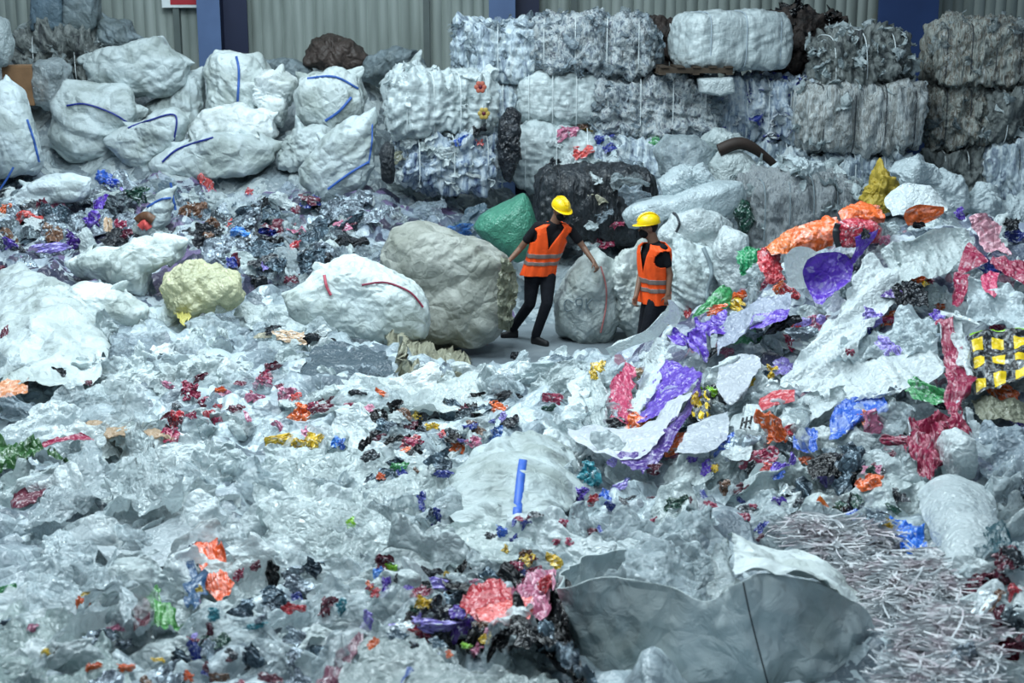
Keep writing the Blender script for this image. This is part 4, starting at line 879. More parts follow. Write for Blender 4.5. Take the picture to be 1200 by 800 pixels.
R_('foil_sheet', 'black creased film left of the crumpled foil', [[(948, 540, 8.1), (962, 532, 8.1), (976, 530, 8.1), (990, 532, 8.1)], [(946, 552, 7.95), (960, 548, 7.95), (976, 546, 7.95), (988, 548, 7.95)], [(950, 560, 7.85), (962, 560, 7.85), (974, 560, 7.85), (984, 558, 7.85)]], 'black', 'foil', lift=0.29, amp=.05, f=3)
R_('printed_sheet', 'glossy bright blue bag on the upper edge of the shredded strips', [[(1034,622),(1050,614),(1066,616),(1086,626)],[(1032,632),(1050,630),(1070,634),(1092,640)],[(1048,640),(1062,642),(1078,648),(1092,654)]], '1a70d8', 'print_sheet', lift=0.33, amp=.06, f=4)
R_('printed_sheet', 'blue crumpled film behind the glossy blue bag', [[(984,606),(996,600),(1008,600),(1020,606)],[(984,614),(998,612),(1010,614),(1022,618)],[(990,622),(1002,624),(1012,624),(1022,626)]], 'blue', 'print_sheet', lift=0.31, amp=.08, f=5)
R_('printed_sheet', 'orange and red wrapper at the top of the shredded strips', [[(950,598),(962,592),(972,594),(980,602)],[(950,606),(964,606),(976,610),(988,616)],[(956,616),(970,620),(984,624),(998,626)]], 'e07828', 'print_sheet', lift=0.31, amp=.08, f=5)
# purple and white at the left flank
R_('printed_sheet', 'purple printed panel hanging on the left flank of the right heap', [[(779,420),(794,424),(808,429),(823,436)],[(768,446),(784,448),(798,452),(810,456)],[(756,474),(768,474),(780,472),(790,468)],[(745,500),(754,498),(764,494),(774,488)]], 'purple', 'print_sheet', lift=0.49, amp=.02, f=2.4, edge=.01)
R_('film_sheet', 'white underside of the purple sheet, swept in a wide curve', [[(666,500),(700,500),(745,498),(797,464)],[(668,510),(706,516),(752,510),(808,462)],[(690,528),(724,534),(762,526),(812,464)]], 'e6eaf0', 'white', lift=0.59, amp=.02, f=2.4, n=40, m=60, edge=.01, along=True)
R_('printed_sheet', 'deep purple lower edge of the swept sheet', [[(716,533),(752,530),(780,508),(822,440)],[(734,542),(760,538),(788,512),(822,448)],[(751,553),(772,536),(796,508),(818,462)]], 'violet', 'print_sheet', lift=0.51, amp=.02, f=2.4, n=40, m=60, edge=.01)
R_('film_sheet', 'white film streamer down the left foot of the right heap', [[(676,436),(684,434),(692,438)],[(668,462),(676,462),(686,464)],[(662,486),(670,490),(680,492)]], 'white', lift=0.49, amp=.03, along=True)
R_('film_sheet', 'pale hanging film beside the crimson pieces at the left foot', [[(682,444),(694,442),(704,446),(714,448)],[(686,466),(696,464),(706,466),(714,468)],[(692,500),(700,500),(708,498),(714,496)]], 'milky', lift=0.47, amp=.05, f=3)
R_('film_sheet', 'tapering white streamer reaching up from the left flank toward the right worker', [[(774,366,11.7),(780,362,11.7),(788,368,11.7)],[(752,388,11.7),(762,390,11.7),(770,394,11.7)],[(708,408,11.7),(712,412,11.7),(716,416,11.7)]], 'white', lift=0, amp=.02, along=True)
R_('film_sheet', 'white streamer falling between the crimson pieces and the purple panel', [[(762,400),(772,398),(784,404)],[(752,430),(764,432),(774,436)],[(744,462),(752,464),(762,466)],[(740,482),(744,486),(750,484)]], 'white', lift=0.53, amp=.03, along=True)
R_('film_sheet', 'white film hooked around near the right worker legs', [[(782,352,11.6),(788,352,11.6),(794,358,11.6)],[(784,364,11.6),(790,366,11.6),(797,370,11.6)],[(776,378,11.6),(784,380,11.6),(792,384,11.6)]], 'white', lift=0, amp=.03)
R_('printed_sheet', 'crimson checked film between the white streamers', [[(716,452),(724,446),(734,436),(744,428)],[(714,474),(724,472),(734,464),(744,452)],[(714,496),(724,498),(734,498),(742,492)]], 'b0365c', 'print_sheet', lift=0.41, amp=.04, f=4)
R_('printed_sheet', 'purple and white printed strip running up the flank from the panel', [[(784,396),(800,388),(822,378),(842,370)],[(800,402),(818,394),(838,386),(856,376)],[(824,414),(838,404),(852,394),(866,384)]], 'purple', 'print_sheet', lift=0.41, amp=.06, f=3.4)
R_('film_sheet', 'lilac grey film band above the small purple strip', [[(838,386),(862,366),(890,352),(922,346)],[(840,396),(866,380),(892,366),(924,356)],[(838,414),(862,398),(886,384),(912,372)]], 'aab2c4', 'white', lift=0.47, amp=.03, f=3, along=True)
R_('printed_sheet', 'purple strip along the lower side of the lilac grey band', [[(880,372),(896,366),(912,362),(926,360)],[(878,380),(894,376),(910,370),(926,366)],[(880,386),(894,384),(910,378),(924,372)]], 'purple', 'print_sheet', lift=0.50, amp=.03, f=4)
R_('film_sheet', 'smooth grey white sheet with a pointed lower edge on the left flank', [[(844,424),(858,416),(874,414),(890,418)],[(840,440),(858,438),(874,438),(886,440)],[(842,456),(854,460),(868,464),(878,452)],[(848,470),(854,472),(862,470),(870,464)]], 'cdd2da', 'white', lift=0.47, amp=.02, edge=.01)
R_('film_sheet', 'pale square sheet tilted beside the yellow and black scraps', [[(806,500),(824,492),(840,486),(852,480)],[(800,514),(820,510),(838,504),(854,498)],[(790,532),(812,532),(832,528),(850,516)]], 'd0d6de', 'white', lift=0.47, amp=.025, edge=.01)
R_('printed_sheet', 'black and yellow film behind the pale square sheet', [[(806,466),(814,458),(824,456),(832,462)],[(806,476),(814,474),(824,474),(832,478)],[(808,490),(816,490),(826,488),(832,486)]], 'white', BY, lift=0.40, amp=.06, f=5)
ls = R_('film_sheet', 'white sheet with black printed lettering on the flank of the heap', [[(868,478),(878,468),(886,466),(894,470)],[(862,496),(872,492),(882,490),(892,492)],[(856,520),(866,520),(876,518),(886,514)],[(852,540),(862,544),(872,542),(880,536)]], 'white', lift=0.45, amp=.03)
for q_ in ([(871,489),(868,502)], [(876,488),(873,502)], [(881,487),(878,501)], [(871,495),(880,493)]): strap_on(ls, q_, .014, 'black', 'printed_letter', 'black printed lettering')
R_('printed_sheet', 'green and white printed sheet behind the orange scraps, near the right worker', [[(836,344,11.8),(842,334,11.8),(850,334,11.8),(858,340,11.8)],[(826,354,11.6),(834,350,11.6),(844,350,11.6),(856,354,11.6)],[(808,374,11.5),(818,370,11.5),(830,366,11.5),(842,362,11.5)]], 'green', 'print_sheet', lift=0, amp=.05, f=3.5)
R_('printed_sheet', 'green film at the top of the left crest beside the red striped piece', [[(862,296,12.),(872,290,12.),(882,288,12.),(892,290,12.)],[(864,308,11.7),(874,306,11.7),(884,304,11.7),(894,304,11.7)],[(870,322,11.6),(878,322,11.6),(886,320,11.6),(896,318,11.6)]], '1f8a58', 'print_sheet', lift=0, amp=.08, f=4)
R_('printed_sheet', 'red and white striped film left of the orange film', [[(890,296,11.4),(898,290,11.4),(906,292,11.4),(914,298,11.4)],[(894,314,11.2),(902,312,11.2),(908,312,11.2),(918,316,11.2)],[(900,328,11.1),(906,332,11.1),(912,330,11.1),(920,326,11.1)]], 'red', 'print_sheet', lift=0, amp=.06, f=4)
R_('film_sheet', 'white film bulge between the striped film and the heart shaped sheet', [[(918,302),(930,290),(946,290),(958,296)],[(920,318),(930,312),(940,312),(948,314)],[(924,334),(932,336),(940,336),(948,334)]], 'white', lift=0.37, amp=.05, ymax=11)
R_('printed_sheet', 'striped red label on white film below the smooth grey sheet', [[(890,466),(904,460),(918,458),(930,458)],[(888,472),(904,468),(918,464),(930,462)],[(892,480),(904,476),(918,472),(930,468)]], 'red', 'print_sheet', lift=0.49, amp=.02)
# larger sheets in the pale film on the left and in the middle
R_('film_sheet', 'wide flat pale sheet low on the left, above the clear peaked sheet', [[(82,618),(120,602),(190,604),(262,604)],[(76,636),(130,628),(190,630),(262,622)],[(84,650),(150,656),(200,654),(240,636)]], 'c8d2d6', 'white', lift=0.34, amp=.025, f=1.6, n=50, m=60, fine=.2)
R_('film_sheet', 'peaked clear sheet at the lower left with a shadowed hollow', [[(54,640),(66,630),(100,646),(134,668)],[(36,676),(66,668),(100,680),(136,696)],[(20,716),(60,704),(96,714),(140,740)]], 'clear', 'haze', lift=0.59, amp=.07, f=2.0, n=56, m=56)
R_('film_sheet', 'upright translucent sheet peak left of centre', [[(152,510),(160,500),(172,506),(182,530)],[(140,540),(158,538),(178,546),(196,570)],[(120,590),(156,590),(190,592),(224,604)]], 'c8d4d6', 'haze', lift=0.79, amp=.08, f=2, n=56, m=56)
R_('film_sheet', 'grey translucent sheet folded up at the left above the wide flat sheet', [[(60,560),(84,534),(104,522),(118,520)],[(50,586),(80,570),(104,556),(122,548)],[(20,612),(66,606),(100,594),(128,584)]], 'b4c0c4', 'haze', lift=0.52, amp=.05, f=2, n=50, m=50)
R_('film_sheet', 'wide translucent sheet rippled across the middle, left of the strapped sack', [[(300,560),(370,540),(440,548),(520,556)],[(300,600),(370,590),(450,596),(530,600)],[(310,640),(380,650),(450,650),(520,640)]], 'd2dede', 'haze', lift=0.32, amp=.07, f=2, n=64, m=64)
R_('film_sheet', 'smooth pale sheet with a dark edge below the strapped sack', [[(486,630),(520,620),(570,618),(620,626)],[(506,648),(540,640),(580,640),(620,642)],[(530,668),(556,662),(584,660),(606,656)]], 'd0dcda', 'white', lift=0.34, amp=.03, f=2, n=50, m=50)
R_('film_sheet', 'broad white sheet across the middle below the grey sheet', [[(350,456),(420,444),(490,446),(560,450)],[(330,476),(410,466),(490,466),(570,466)],[(400,490),(450,482),(500,480),(560,482)]], 'd4dedc', 'white', lift=0.28, amp=.04, f=2, n=50, m=60)
R_('film_sheet', 'pale translucent film in the bottom left corner', [[(-20,740),(30,724),(90,744),(130,760)],[(-20,780),(40,764),(90,776),(140,790)],[(-20,830),(40,830),(90,830),(150,830)]], 'b8c8c6', 'haze', lift=0.38, amp=.06, f=2, n=50, m=50)
R_('film_sheet', 'grey sheet in the bottom middle, left of the dark film', [[(410,770),(450,752),(500,760),(520,790)],[(404,790),(450,780),(500,786),(540,800)],[(400,830),(450,830),(510,830),(560,830)]], 'b2bdbc', 'white', lift=0.38, amp=.04, f=2, n=50, m=50)
R_('film_sheet', 'crumpled grey sheet at the bottom edge before the front bulk bag', [[(540,790),(570,776),(620,776),(660,800)],[(530,806),(580,800),(630,800),(670,820)],[(520,840),(580,840),(630,840),(680,840)]], 'a6b1b0', 'white', lift=0.18, amp=.05, f=3, n=50, m=50)
R_('foil_sheet', 'glossy black film folded beside the front bulk bag', [[(600,724),(620,700),(646,690),(660,700)],[(590,748),(616,736),(646,730),(672,744)],[(596,772),(630,776),(662,790),(690,806)]], 'black', 'foil', lift=0.32, amp=.07, f=2.6, n=50, m=50)
R_('foil_sheet', 'grey metallised film sheet leaning at the front bulk bag', [[(628,742),(640,734),(654,742),(664,756)],[(636,764),(650,758),(664,770),(676,784)],[(650,786),(664,790),(680,800),(696,814)]], 'bluegrey', 'foil', lift=0.40, amp=.05, f=3)
R_('printed_sheet', 'bright red crumpled wrapper left of the front bulk bag', [[(534,712),(556,688),(584,682),(600,696)],[(536,720),(560,708),(586,704),(604,712)],[(548,722),(570,728),(590,726),(602,720)]], 'red', 'print_sheet', lift=0.36, amp=.07, f=4, n=50, m=50)
R_('printed_sheet', 'pale red wrapper fold below the bright red wrapper', [[(556,716),(576,706),(600,704),(624,702)],[(560,724),(580,718),(602,716),(626,714)],[(570,734),(586,732),(604,730),(624,726)]], 'palered', 'print_sheet', lift=0.42, amp=.05, f=4)
R_('printed_sheet', 'pink and white printed bag touching the front bulk bag', [[(604,684),(616,676),(630,672),(648,676)],[(602,702),(616,698),(630,696),(644,700)],[(606,724),(618,722),(630,720),(640,722)]], 'pink', 'print_sheet', lift=0.38, amp=.06, f=4)
R_('printed_sheet', 'shiny orange packet standing in the litter at the lower left', [[(226,636),(236,632),(248,634),(258,644)],[(230,656),(242,654),(254,656),(266,664)],[(238,684),(248,688),(260,690),(276,680)]], 'e0561c', 'print_sheet', lift=0.59, amp=.05, f=3)
R_('printed_sheet', 'dark blue packet with a yellow mark left of the orange packet', [[(218,640),(222,634),(226,636),(230,642)],[(218,670),(224,668),(230,668),(234,672)],[(220,710),(226,712),(232,710),(238,706)]], '1c4a72', 'print_sheet', lift=0.63, amp=.03)
R_('printed_sheet', 'green wrapper in the lower left litter', [[(174,700),(182,698),(190,704),(200,714)],[(178,716),(188,716),(198,722),(210,728)],[(180,738),(190,740),(202,738),(216,732)]], '3c8a38', 'print_sheet', lift=0.59, amp=.05, f=4)
R_('printed_sheet', 'maroon printed film left of the green wrapper', [[(150,708),(158,702),(166,706),(174,714)],[(152,724),(162,722),(170,726),(178,732)],[(158,742),(166,746),(174,744),(180,740)]], 'maroon', 'print_sheet', lift=0.57, amp=.05, f=4)
R_('printed_sheet', 'dark green mesh-like film at the left edge of the pale heap', [[(-10,528),(20,520),(50,528),(70,538)],[(-10,540),(24,534),(54,540),(76,546)],[(-10,548),(24,546),(54,548),(82,550)]], '2f5c2c', 'print_sheet', lift=0.59, amp=.05, f=4)
R_('foil_sheet', 'black and pink film strip below the dark green film at the left', [[(12,586),(30,574),(48,566),(62,556)],[(12,592),(32,580),(50,572),(66,562)],[(14,598),(34,588),(52,580),(66,568)]], 'maroon', 'print_sheet', lift=0.46, amp=.03)
R_('printed_sheet', 'blue, orange and white printed film at the far left of the pale heap', [[(-6,452),(8,444),(22,438),(34,436)],[(-6,458),(10,452),(22,448),(34,446)],[(-6,466),(10,462),(22,460),(32,456)]], 'c8845c', 'print_sheet', lift=0.53, amp=.04, f=4)
R_('film_strip', 'red twisted film strip on white film at the left', [[(50,522),(70,514),(86,508),(108,512)],[(50,524),(72,518),(88,514),(110,516)]], 'crimson', 'print_sheet', lift=0.55, amp=.03, n=20)
R_('film_sheet', 'tan brown strip of film across the white heap at the left', [[(96,496),(130,494),(170,498),(206,508)],[(98,502),(130,500),(170,506),(206,514)],[(130,508),(150,510),(176,514),(204,516)]], 'tan', 'white', lift=0.49, amp=.03)
R_('printed_sheet', 'long maroon and grey film strip pointing up at the bottom middle', [[(416,752),(422,744),(430,740),(437,742)],[(398,766),(406,762),(414,760),(422,758)],[(372,800),(382,804),(392,806),(402,804)]], '6a3a4c', 'print_sheet', lift=0.38, amp=.04, f=4)
R_('printed_sheet', 'blue film loop at the bottom middle', [[(474,790),(480,770),(492,758),(512,764)],[(470,810),(480,788),(494,772),(514,772)]], '2a4a8c', 'print_sheet', lift=0.46, amp=.03, n=24)
R_('film_strip', 'white film streamer beneath the orange scrap at the right', [[(1104,362),(1120,366),(1136,372),(1148,378)],[(1104,366),(1120,371),(1136,377),(1148,382)]], 'white', lift=0.52, amp=.02, n=12)
# ---------------------------------------------------------------- people
def cone_bm(bm, p0, r0, p1, r1, seg=14):
    p0, p1 = Vector(p0), Vector(p1); d = p1-p0; L = d.length
    if L > 1e-6:
        q = d.to_track_quat('Z', 'Y').to_matrix().to_4x4()
        bmesh.ops.create_cone(bm, cap_ends=True, segments=seg, radius1=r0, radius2=r1, depth=L, matrix=Matrix.Translation((p0+p1)/2) @ q)
    for p, r in ((p0, r0), (p1, r1)):
        bmesh.ops.create_uvsphere(bm, u_segments=seg, v_segments=8, radius=r, matrix=Matrix.Translation(p))
def ell_bm(bm, c, r, rot=None):
    m = Matrix.Translation(c) @ (rot.to_4x4() if rot else Matrix()) @ Matrix.Diagonal((r[0], r[1], r[2], 1))
    bmesh.ops.create_uvsphere(bm, u_segments=20, v_segments=12, radius=1, matrix=m)
def fused(name, build, mat, parent, vox=.009, smooth=6):
    bm = bmesh.new(); build(bm); me = bpy.data.meshes.new('raw'); bm.to_mesh(me); bm.free()
    o = bpy.data.objects.new('raw', me); C.objects.link(o)
    md = o.modifiers.new('r', 'REMESH'); md.mode = 'VOXEL'; md.voxel_size = vox
    ms = o.modifiers.new('s', 'SMOOTH'); ms.factor = .5; ms.iterations = smooth
    dg = bpy.context.evaluated_depsgraph_get(); ev = o.evaluated_get(dg); m2 = bpy.data.meshes.new_from_object(ev)
    bpy.data.objects.remove(o); bpy.data.meshes.remove(me)
    m2.name = name; m2.materials.clear(); m2.materials.append(mat)
    m2.polygons.foreach_set('use_smooth', np.ones(len(m2.polygons), dtype=bool))
    return link(name, m2, parent)
SKIN = m_plain('skin', '7a5a48', .55, .4, .1, 20); BLACKCLOTH = m_plain('black_cloth', '17181d', .85, .2, .3, 14, .3); TROUSER = m_plain('dark_trouser_cloth', '1b1d24', .85, .2, .3, 10, .4)
VEST = m_plain('hi_vis_orange', 'ff5a1e', .6, .3, .12, 9, .3); GREYTAPE = m_plain('reflective_tape', '80706a', .4, .5, .2, 20); HELM = m_plain('helmet_yellow', 'efc808', .3, .5)
SHOE = m_plain('shoe_black', '121316', .6, .4); HAIR = m_plain('dark_hair', '15110f', .7, .3); EYEW = m_plain('eye_white', 'c8c4bc', .3, .5); LIPS = m_plain('mask_black', '101114', .8, .2)
def hand(bm, wrist, d, palm_n, side, curl=.6, s=1.0):
    """palm, four fingers and a thumb; d points along the hand, palm_n out of the palm, side to the thumb"""
    d = Vector(d).normalized(); pn = Vector(palm_n); pn = (pn-d*pn.dot(d)).normalized(); sd = Vector(side); sd = (sd-d*sd.dot(d)-pn*sd.dot(pn)).normalized()
    w = Vector(wrist); kn = w+d*.085*s
    for k in (-1, 0, 1): cone_bm(bm, w+sd*.018*k*s, .017*s, kn+sd*.026*k*s, .014*s, 8)
    for k, (L, c) in enumerate(((.066, curl*.9), (.076, curl), (.071, curl*1.05), (.055, curl*1.15))):
        p = kn+sd*(.030-.020*k)*s; a = 0.2
        for j in range(3):
            a += c
            q = p+(d*math.cos(a)+pn*math.sin(a))*L*s*(.45, .32, .23)[j]
            cone_bm(bm, p, (.0092-.0008*j)*s, q, (.0086-.0009*j)*s, 8); p = q
    p = w+d*.028*s+sd*.026*s; t1 = p+(d*.55+sd*.75+pn*.25).normalized()*.042*s; t2 = t1+(d*.8+sd*.2+pn*.55).normalized()*.032*s
    cone_bm(bm, p, .013*s, t1, .010*s, 8); cone_bm(bm, t1, .010*s, t2, .008*s, 8)
def person(J, loc, yaw_body, head_yaw, head_pitch, label, name='person'):
    """J: joints in metres about the foot point, in hall axes"""
    t = empty(name, loc, label, 'person', 'workers in orange vests')
    v = {k: Vector(p) for k, p in J.items()}
    fw = Vector((math.cos(yaw_body), math.sin(yaw_body), 0)); lf = Vector((0, 0, 1)).cross(fw)      # forward, person's left
    spine = (v['neck']-v['pelvis']).normalized()
    hfw = Vector((math.cos(head_yaw)*math.cos(head_pitch), math.sin(head_yaw)*math.cos(head_pitch), math.sin(head_pitch)))
    hl = Vector((0, 0, 1)).cross(hfw).normalized(); hup = hfw.cross(hl).normalized()
    HR_ = Matrix((hl, hfw, hup)).transposed()          # local x = left, y = forward, z = up
    hc = v['head']
    def body(bm):
        ell_bm(bm, hc+hup*.015, (.074, .092, .108), HR_)
        ell_bm(bm, hc+hfw*.022-hup*.055, (.055, .062, .062), HR_)
        cone_bm(bm, hc+hfw*.088+hup*.012, .010, hc+hfw*.108-hup*.016, .014, 8)          # nose
        ell_bm(bm, hc+hfw*.080-hup*.052, (.024, .014, .010), HR_)                           # mouth
        for s in (-1, 1): ell_bm(bm, hc+hl*.076*s-hup*.005-hfw*.005, (.012, .022, .034), HR_)
        cone_bm(bm, v['neck']-spine*.06, .066, hc-hup*.05-hfw*.015, .056)
        ch = v['neck']-spine*.20; wa = v['neck']-spine*.42
        for s in (-1, 1):
            cone_bm(bm, wa+lf*.065*s, .095, ch+lf*.075*s, .105); cone_bm(bm, v['pelvis']+lf*.065*s, .105, wa+lf*.06*s, .095)
        for S, e, w in (('shL', 'elL', 'haL'), ('shR', 'elR', 'haR')):
            cone_bm(bm, v['neck']-spine*.10, .045, v[S], .05)
            cone_bm(bm, v[S], .052, v[e], .038); cone_bm(bm, v[e], .039, v[w], .026)
        hand(bm, v['haL'], v['haL']-v['elL']+Vector((0, 0, -.05)), J['pnL'], J['thL']); hand(bm, v['haR'], v['haR']-v['elR']+Vector((0, 0, -.05)), J['pnR'], J['thR'])
        for S, kn, an, to in (('hipL', 'knL', 'anL', 'toL'), ('hipR', 'knR', 'anR', 'toR')):
            cone_bm(bm, v[S], .085, v[kn], .052); cone_bm(bm, v[kn], .052, v[an], .036); cone_bm(bm, v[an]-Vector((0, 0, .03)), .034, v[to], .026)
    b = fused('body', body, SKIN, t, .0075, 3)
    def shirt(bm):
        ch = v['neck']-spine*.20; wa = v['neck']-spine*.42
        cone_bm(bm, v['neck']-spine*.07, .082, ch, .09)
        for s in (-1, 1): cone_bm(bm, wa+lf*.07*s, .108, ch+lf*.08*s, .116); cone_bm(bm, v['pelvis']+lf*.07*s, .112, wa+lf*.065*s, .108)
        for S, e in (('shL', 'elL'), ('shR', 'elR')):
            cone_bm(bm, v['neck']-spine*.09, .062, v[S], .058); m = v[S].lerp(v[e], .58); cone_bm(bm, v[S], .060, m, .058)
    fused('t_shirt', shirt, BLACKCLOTH, b, .009, 5)
    def trousers(bm):
        for s in (-1, 1): cone_bm(bm, v['pelvis']+lf*.07*s+Vector((0, 0, .06)), .108, v['pelvis']+lf*.07*s-Vector((0, 0, .04)), .115)
        for S, kn, an in (('hipL', 'knL', 'anL'), ('hipR', 'knR', 'anR')):
            cone_bm(bm, v[S], .104, v[kn], .072); cone_bm(bm, v[kn], .072, v[an]+Vector((0, 0, .02)), .058)
    fused('trousers', trousers, TROUSER, b, .009, 5)
    for an, to in (('anL', 'toL'), ('anR', 'toR')):
        def shoe(bm):
            a = v[an]; q = v[to]; d = (q-a); d.z = 0; d.normalize(); z0 = min(a.z-.05, q.z)
            heel = Vector((a.x, a.y, q.z))-d*.03
            cone_bm(bm, heel, .042, q, .038); cone_bm(bm, heel+Vector((0, 0, .03)), .044, a+Vector((0, 0, .02)), .046); cone_bm(bm, a+d*.02-Vector((0, 0, .03)), .04, q-d*.03, .040)
            cone_bm(bm, heel-Vector((0, 0, .012)), .044, q-Vector((0, 0, .010)), .042)
        fused('shoe', shoe, SHOE, t, .009, 4)
    # vest: rings up the trunk with a V neck and arm holes
    n, m = 110, 88; hem = v['pelvis']-spine*.04; top = v['neck']-spine*.01; V = []; UV = []; TJ = 8*2*PI/m
    for i in range(n):
        s = i/(n-1); c = hem.lerp(top, s)
        a = np.interp(s, [0, .3, .55, .78, .9, 1], [.205, .195, .212, .238, .236, .10]); bb = np.interp(s, [0, .3, .6, .8, .92, 1], [.150, .140, .150, .146, .128, .10])
        for j in range(m):
            th = 2*PI*j/m; tw_ = (th+PI) % (2*PI)-PI; tl = max(.03, math.asin(min(.9, (s-.50)*1.0))) if s > .50 else .03; tl = TJ+(tl-TJ)*min(1, max(0, (s-.3)/.2)); at = abs(tw_)
            at = at*tl/TJ if at <= TJ else tl+(at-TJ)*(PI/2-tl)/(PI/2-TJ) if at < PI/2 else at
            th = math.copysign(at, tw_); x = math.sin(th); y = math.cos(th)
            fl = .012*math.sin(th*7+s*9)*(1-s)+.006*math.sin(th*12+4*s)
            ex = .8
            px = math.copysign(abs(x)**(ex if abs(x) > .5 else ex+(1-ex)*(1-abs(x)/.5)), x)*(a+fl); py = math.copysign(abs(y)**ex, y)*(bb+fl)
            dz = -.02*abs(x)**2*(s > .8)
            V.append(c+lf*px+fw*py+Vector((0, 0, dz))); UV.append((j/m, s))
    F = gridF(n, m, True); keepF = []; tape = []; edge = []
    for f in F:
        s = np.mean([UV[k][1] for k in f]); jj = f[0] % m; th = (jj+.5)/m*2*PI; th = (th+PI) % (2*PI)-PI
        x = math.sin(th)
        if (jj < 8 or jj >= m-8) and s > .50: continue      # V neck
        da = abs(abs(th)-PI/2)
        if da < .60*math.sqrt(max(0, 1-((s-.76)/.15)**2)): continue                 # arm holes
        if s > .97: continue
        isT = (.20 < s < .27) or (.34 < s < .41)
        (tape if isT else keepF).append(f)
    VV = np.array([tuple(p) for p in V])
    for nm, fs, mt, th in (('hi_vis_vest', keepF+tape, VEST, .010), ('reflective_stripe', tape, GREYTAPE, .016)):
        if nm == 'reflective_stripe':
            for lo, hi in ((.19, .275), (.33, .415)):
                q = [f for f in fs if lo < UV[f[0]][1] < hi]
                q = np.array(q); ids, inv = np.unique(q, return_inverse=True)
                o = link(nm, mesh(nm, VV[ids], inv.reshape(q.shape), mt), vest); md = o.modifiers.new('t', 'SOLIDIFY'); md.thickness = .022; md.offset = 0
                o['label'] = 'grey reflective stripe'
        else:
            q = np.array(fs); ids, inv = np.unique(q, return_inverse=True)
            vest = link(nm, mesh(nm, VV[ids], inv.reshape(q.shape), mt), b); md = vest.modifiers.new('t', 'SOLIDIFY'); md.thickness = th; md.offset = 0
            vest['label'] = 'bright orange safety vest with a V neck'
    # helmet, mask, hair, eyes
    def dome(bm):
        ell_bm(bm, hc+hup*.055-hfw*.006, (.112, .132, .112), HR_)
        r = bmesh.ops.bisect_plane(bm, geom=bm.verts[:]+bm.edges[:]+bm.faces[:], plane_co=hc+hup*.045, plane_no=hup, clear_inner=True)
        bmesh.ops.holes_fill(bm, edges=[e for e in bm.edges if e.is_boundary])
    hb = bmesh.new(); dome(hb); me = bpy.data.meshes.new('hard_hat'); hb.to_mesh(me); hb.free(); me.materials.append(HELM)
    for p in me.polygons: p.use_smooth = True
    hat = link('hard_hat', me, b); hat['label'] = 'yellow hard hat'
    def brim(bm):
        ell_bm(bm, hc+hup*.045+hfw*.020, (.118, .160, .010), HR_)
    bmx = bmesh.new(); brim(bmx); me = bpy.data.meshes.new('brim'); bmx.to_mesh(me); bmx.free(); me.materials.append(HELM); link('brim', me, hat)
    def ridge(bm):
        for k in (-1, 0, 1):
            pts = [hc+hup*(.055+.116*math.sin(a))+hfw*(-.006-.132*math.cos(a))+hl*.028*k*math.sin(a) for a in np.linspace(.35, 2.8, 9)]
            for i in range(8): cone_bm(bm, pts[i], .007, pts[i+1], .007, 6)
    bmx = bmesh.new(); ridge(bmx); me = bpy.data.meshes.new('ridge'); bmx.to_mesh(me); bmx.free(); me.materials.append(HELM); link('ridge', me, hat)
    def mask(bm):
        ell_bm(bm, hc+hfw*.052-hup*.048, (.066, .062, .060), HR_)
    fused('face_mask', mask, LIPS, b, .008, 3)
    def hair(bm): ell_bm(bm, hc-hfw*.03+hup*.02, (.080, .078, .088), HR_)
    fused('hair', hair, HAIR, b, .009, 3)
    for s in (-1, 1):
        def eye(bm): ell_bm(bm, hc+hfw*.084+hl*.032*s+hup*.018, (.013, .010, .007), HR_)
        bmx = bmesh.new(); eye(bmx); me = bpy.data.meshes.new('eye'); bmx.to_mesh(me); bmx.free(); me.materials.append(EYEW); e = link('eye', me, b)
        bmx = bmesh.new(); ell_bm(bmx, hc+hfw*.092+hl*.032*s+hup*.018, (.006, .005, .006), HR_); me = bpy.data.meshes.new('pupil'); bmx.to_mesh(me); bmx.free(); me.materials.append(HAIR); link('pupil', me, e)
        bmx = bmesh.new(); ell_bm(bmx, hc+hfw*.088+hl*.032*s+hup*.036, (.020, .008, .005), HR_); me = bpy.data.meshes.new('eyebrow'); bmx.to_mesh(me); bmx.free(); me.materials.append(HAIR); link('eyebrow', me, b)
    return t
p1 = P(632, 400, 17.0); S1 = ppm(17.0)
def j1(u, v, dy=0.):
    w = P(u, v, 17.0+dy); return (w[0]-p1[0], w[1]-p1[1], w[2])
J1 = dict(pelvis=j1(631, 318, .08), neck=j1(651, 258), head=j1(656.5, 246.5, -.05), shL=j1(668, 268, .02), shR=j1(630, 265, 0.0), elL=j1(684, 290, .0), haL=j1(696, 307, -.14), elR=j1(609, 292, .03), haR=j1(596, 306, -.12),
   hipL=j1(642, 324, .06), hipR=j1(624, 324, .10), knL=j1(641, 355, -.02), anL=j1(628, 388, .06), toL=j1(640, 397, -.06), knR=j1(621, 356, .10), anR=j1(601, 382, .42), toR=j1(590, 388, .40),
   pnL=(-.5, .2, -.8), thL=(.2, -1, 0), pnR=(.5, .2, -.8), thR=(-.2, -1, 0))
for k in ('toL', 'toR'): J1[k] = (J1[k][0], J1[k][1], .035)
for k in ('anL', 'anR'): J1[k] = (J1[k][0], J1[k][1], .095)
person(J1, (p1[0], p1[1], 0), math.radians(-82), math.radians(-58), math.radians(-24), 'worker in orange vest and yellow hard hat striding with both arms spread between two bags')
Y2 = 15.6; p2 = P(762, 440, Y2)
def j2(u, v, dy=0.):
    w = P(u, v, Y2+dy); return (w[0]-p2[0], w[1]-p2[1], w[2])
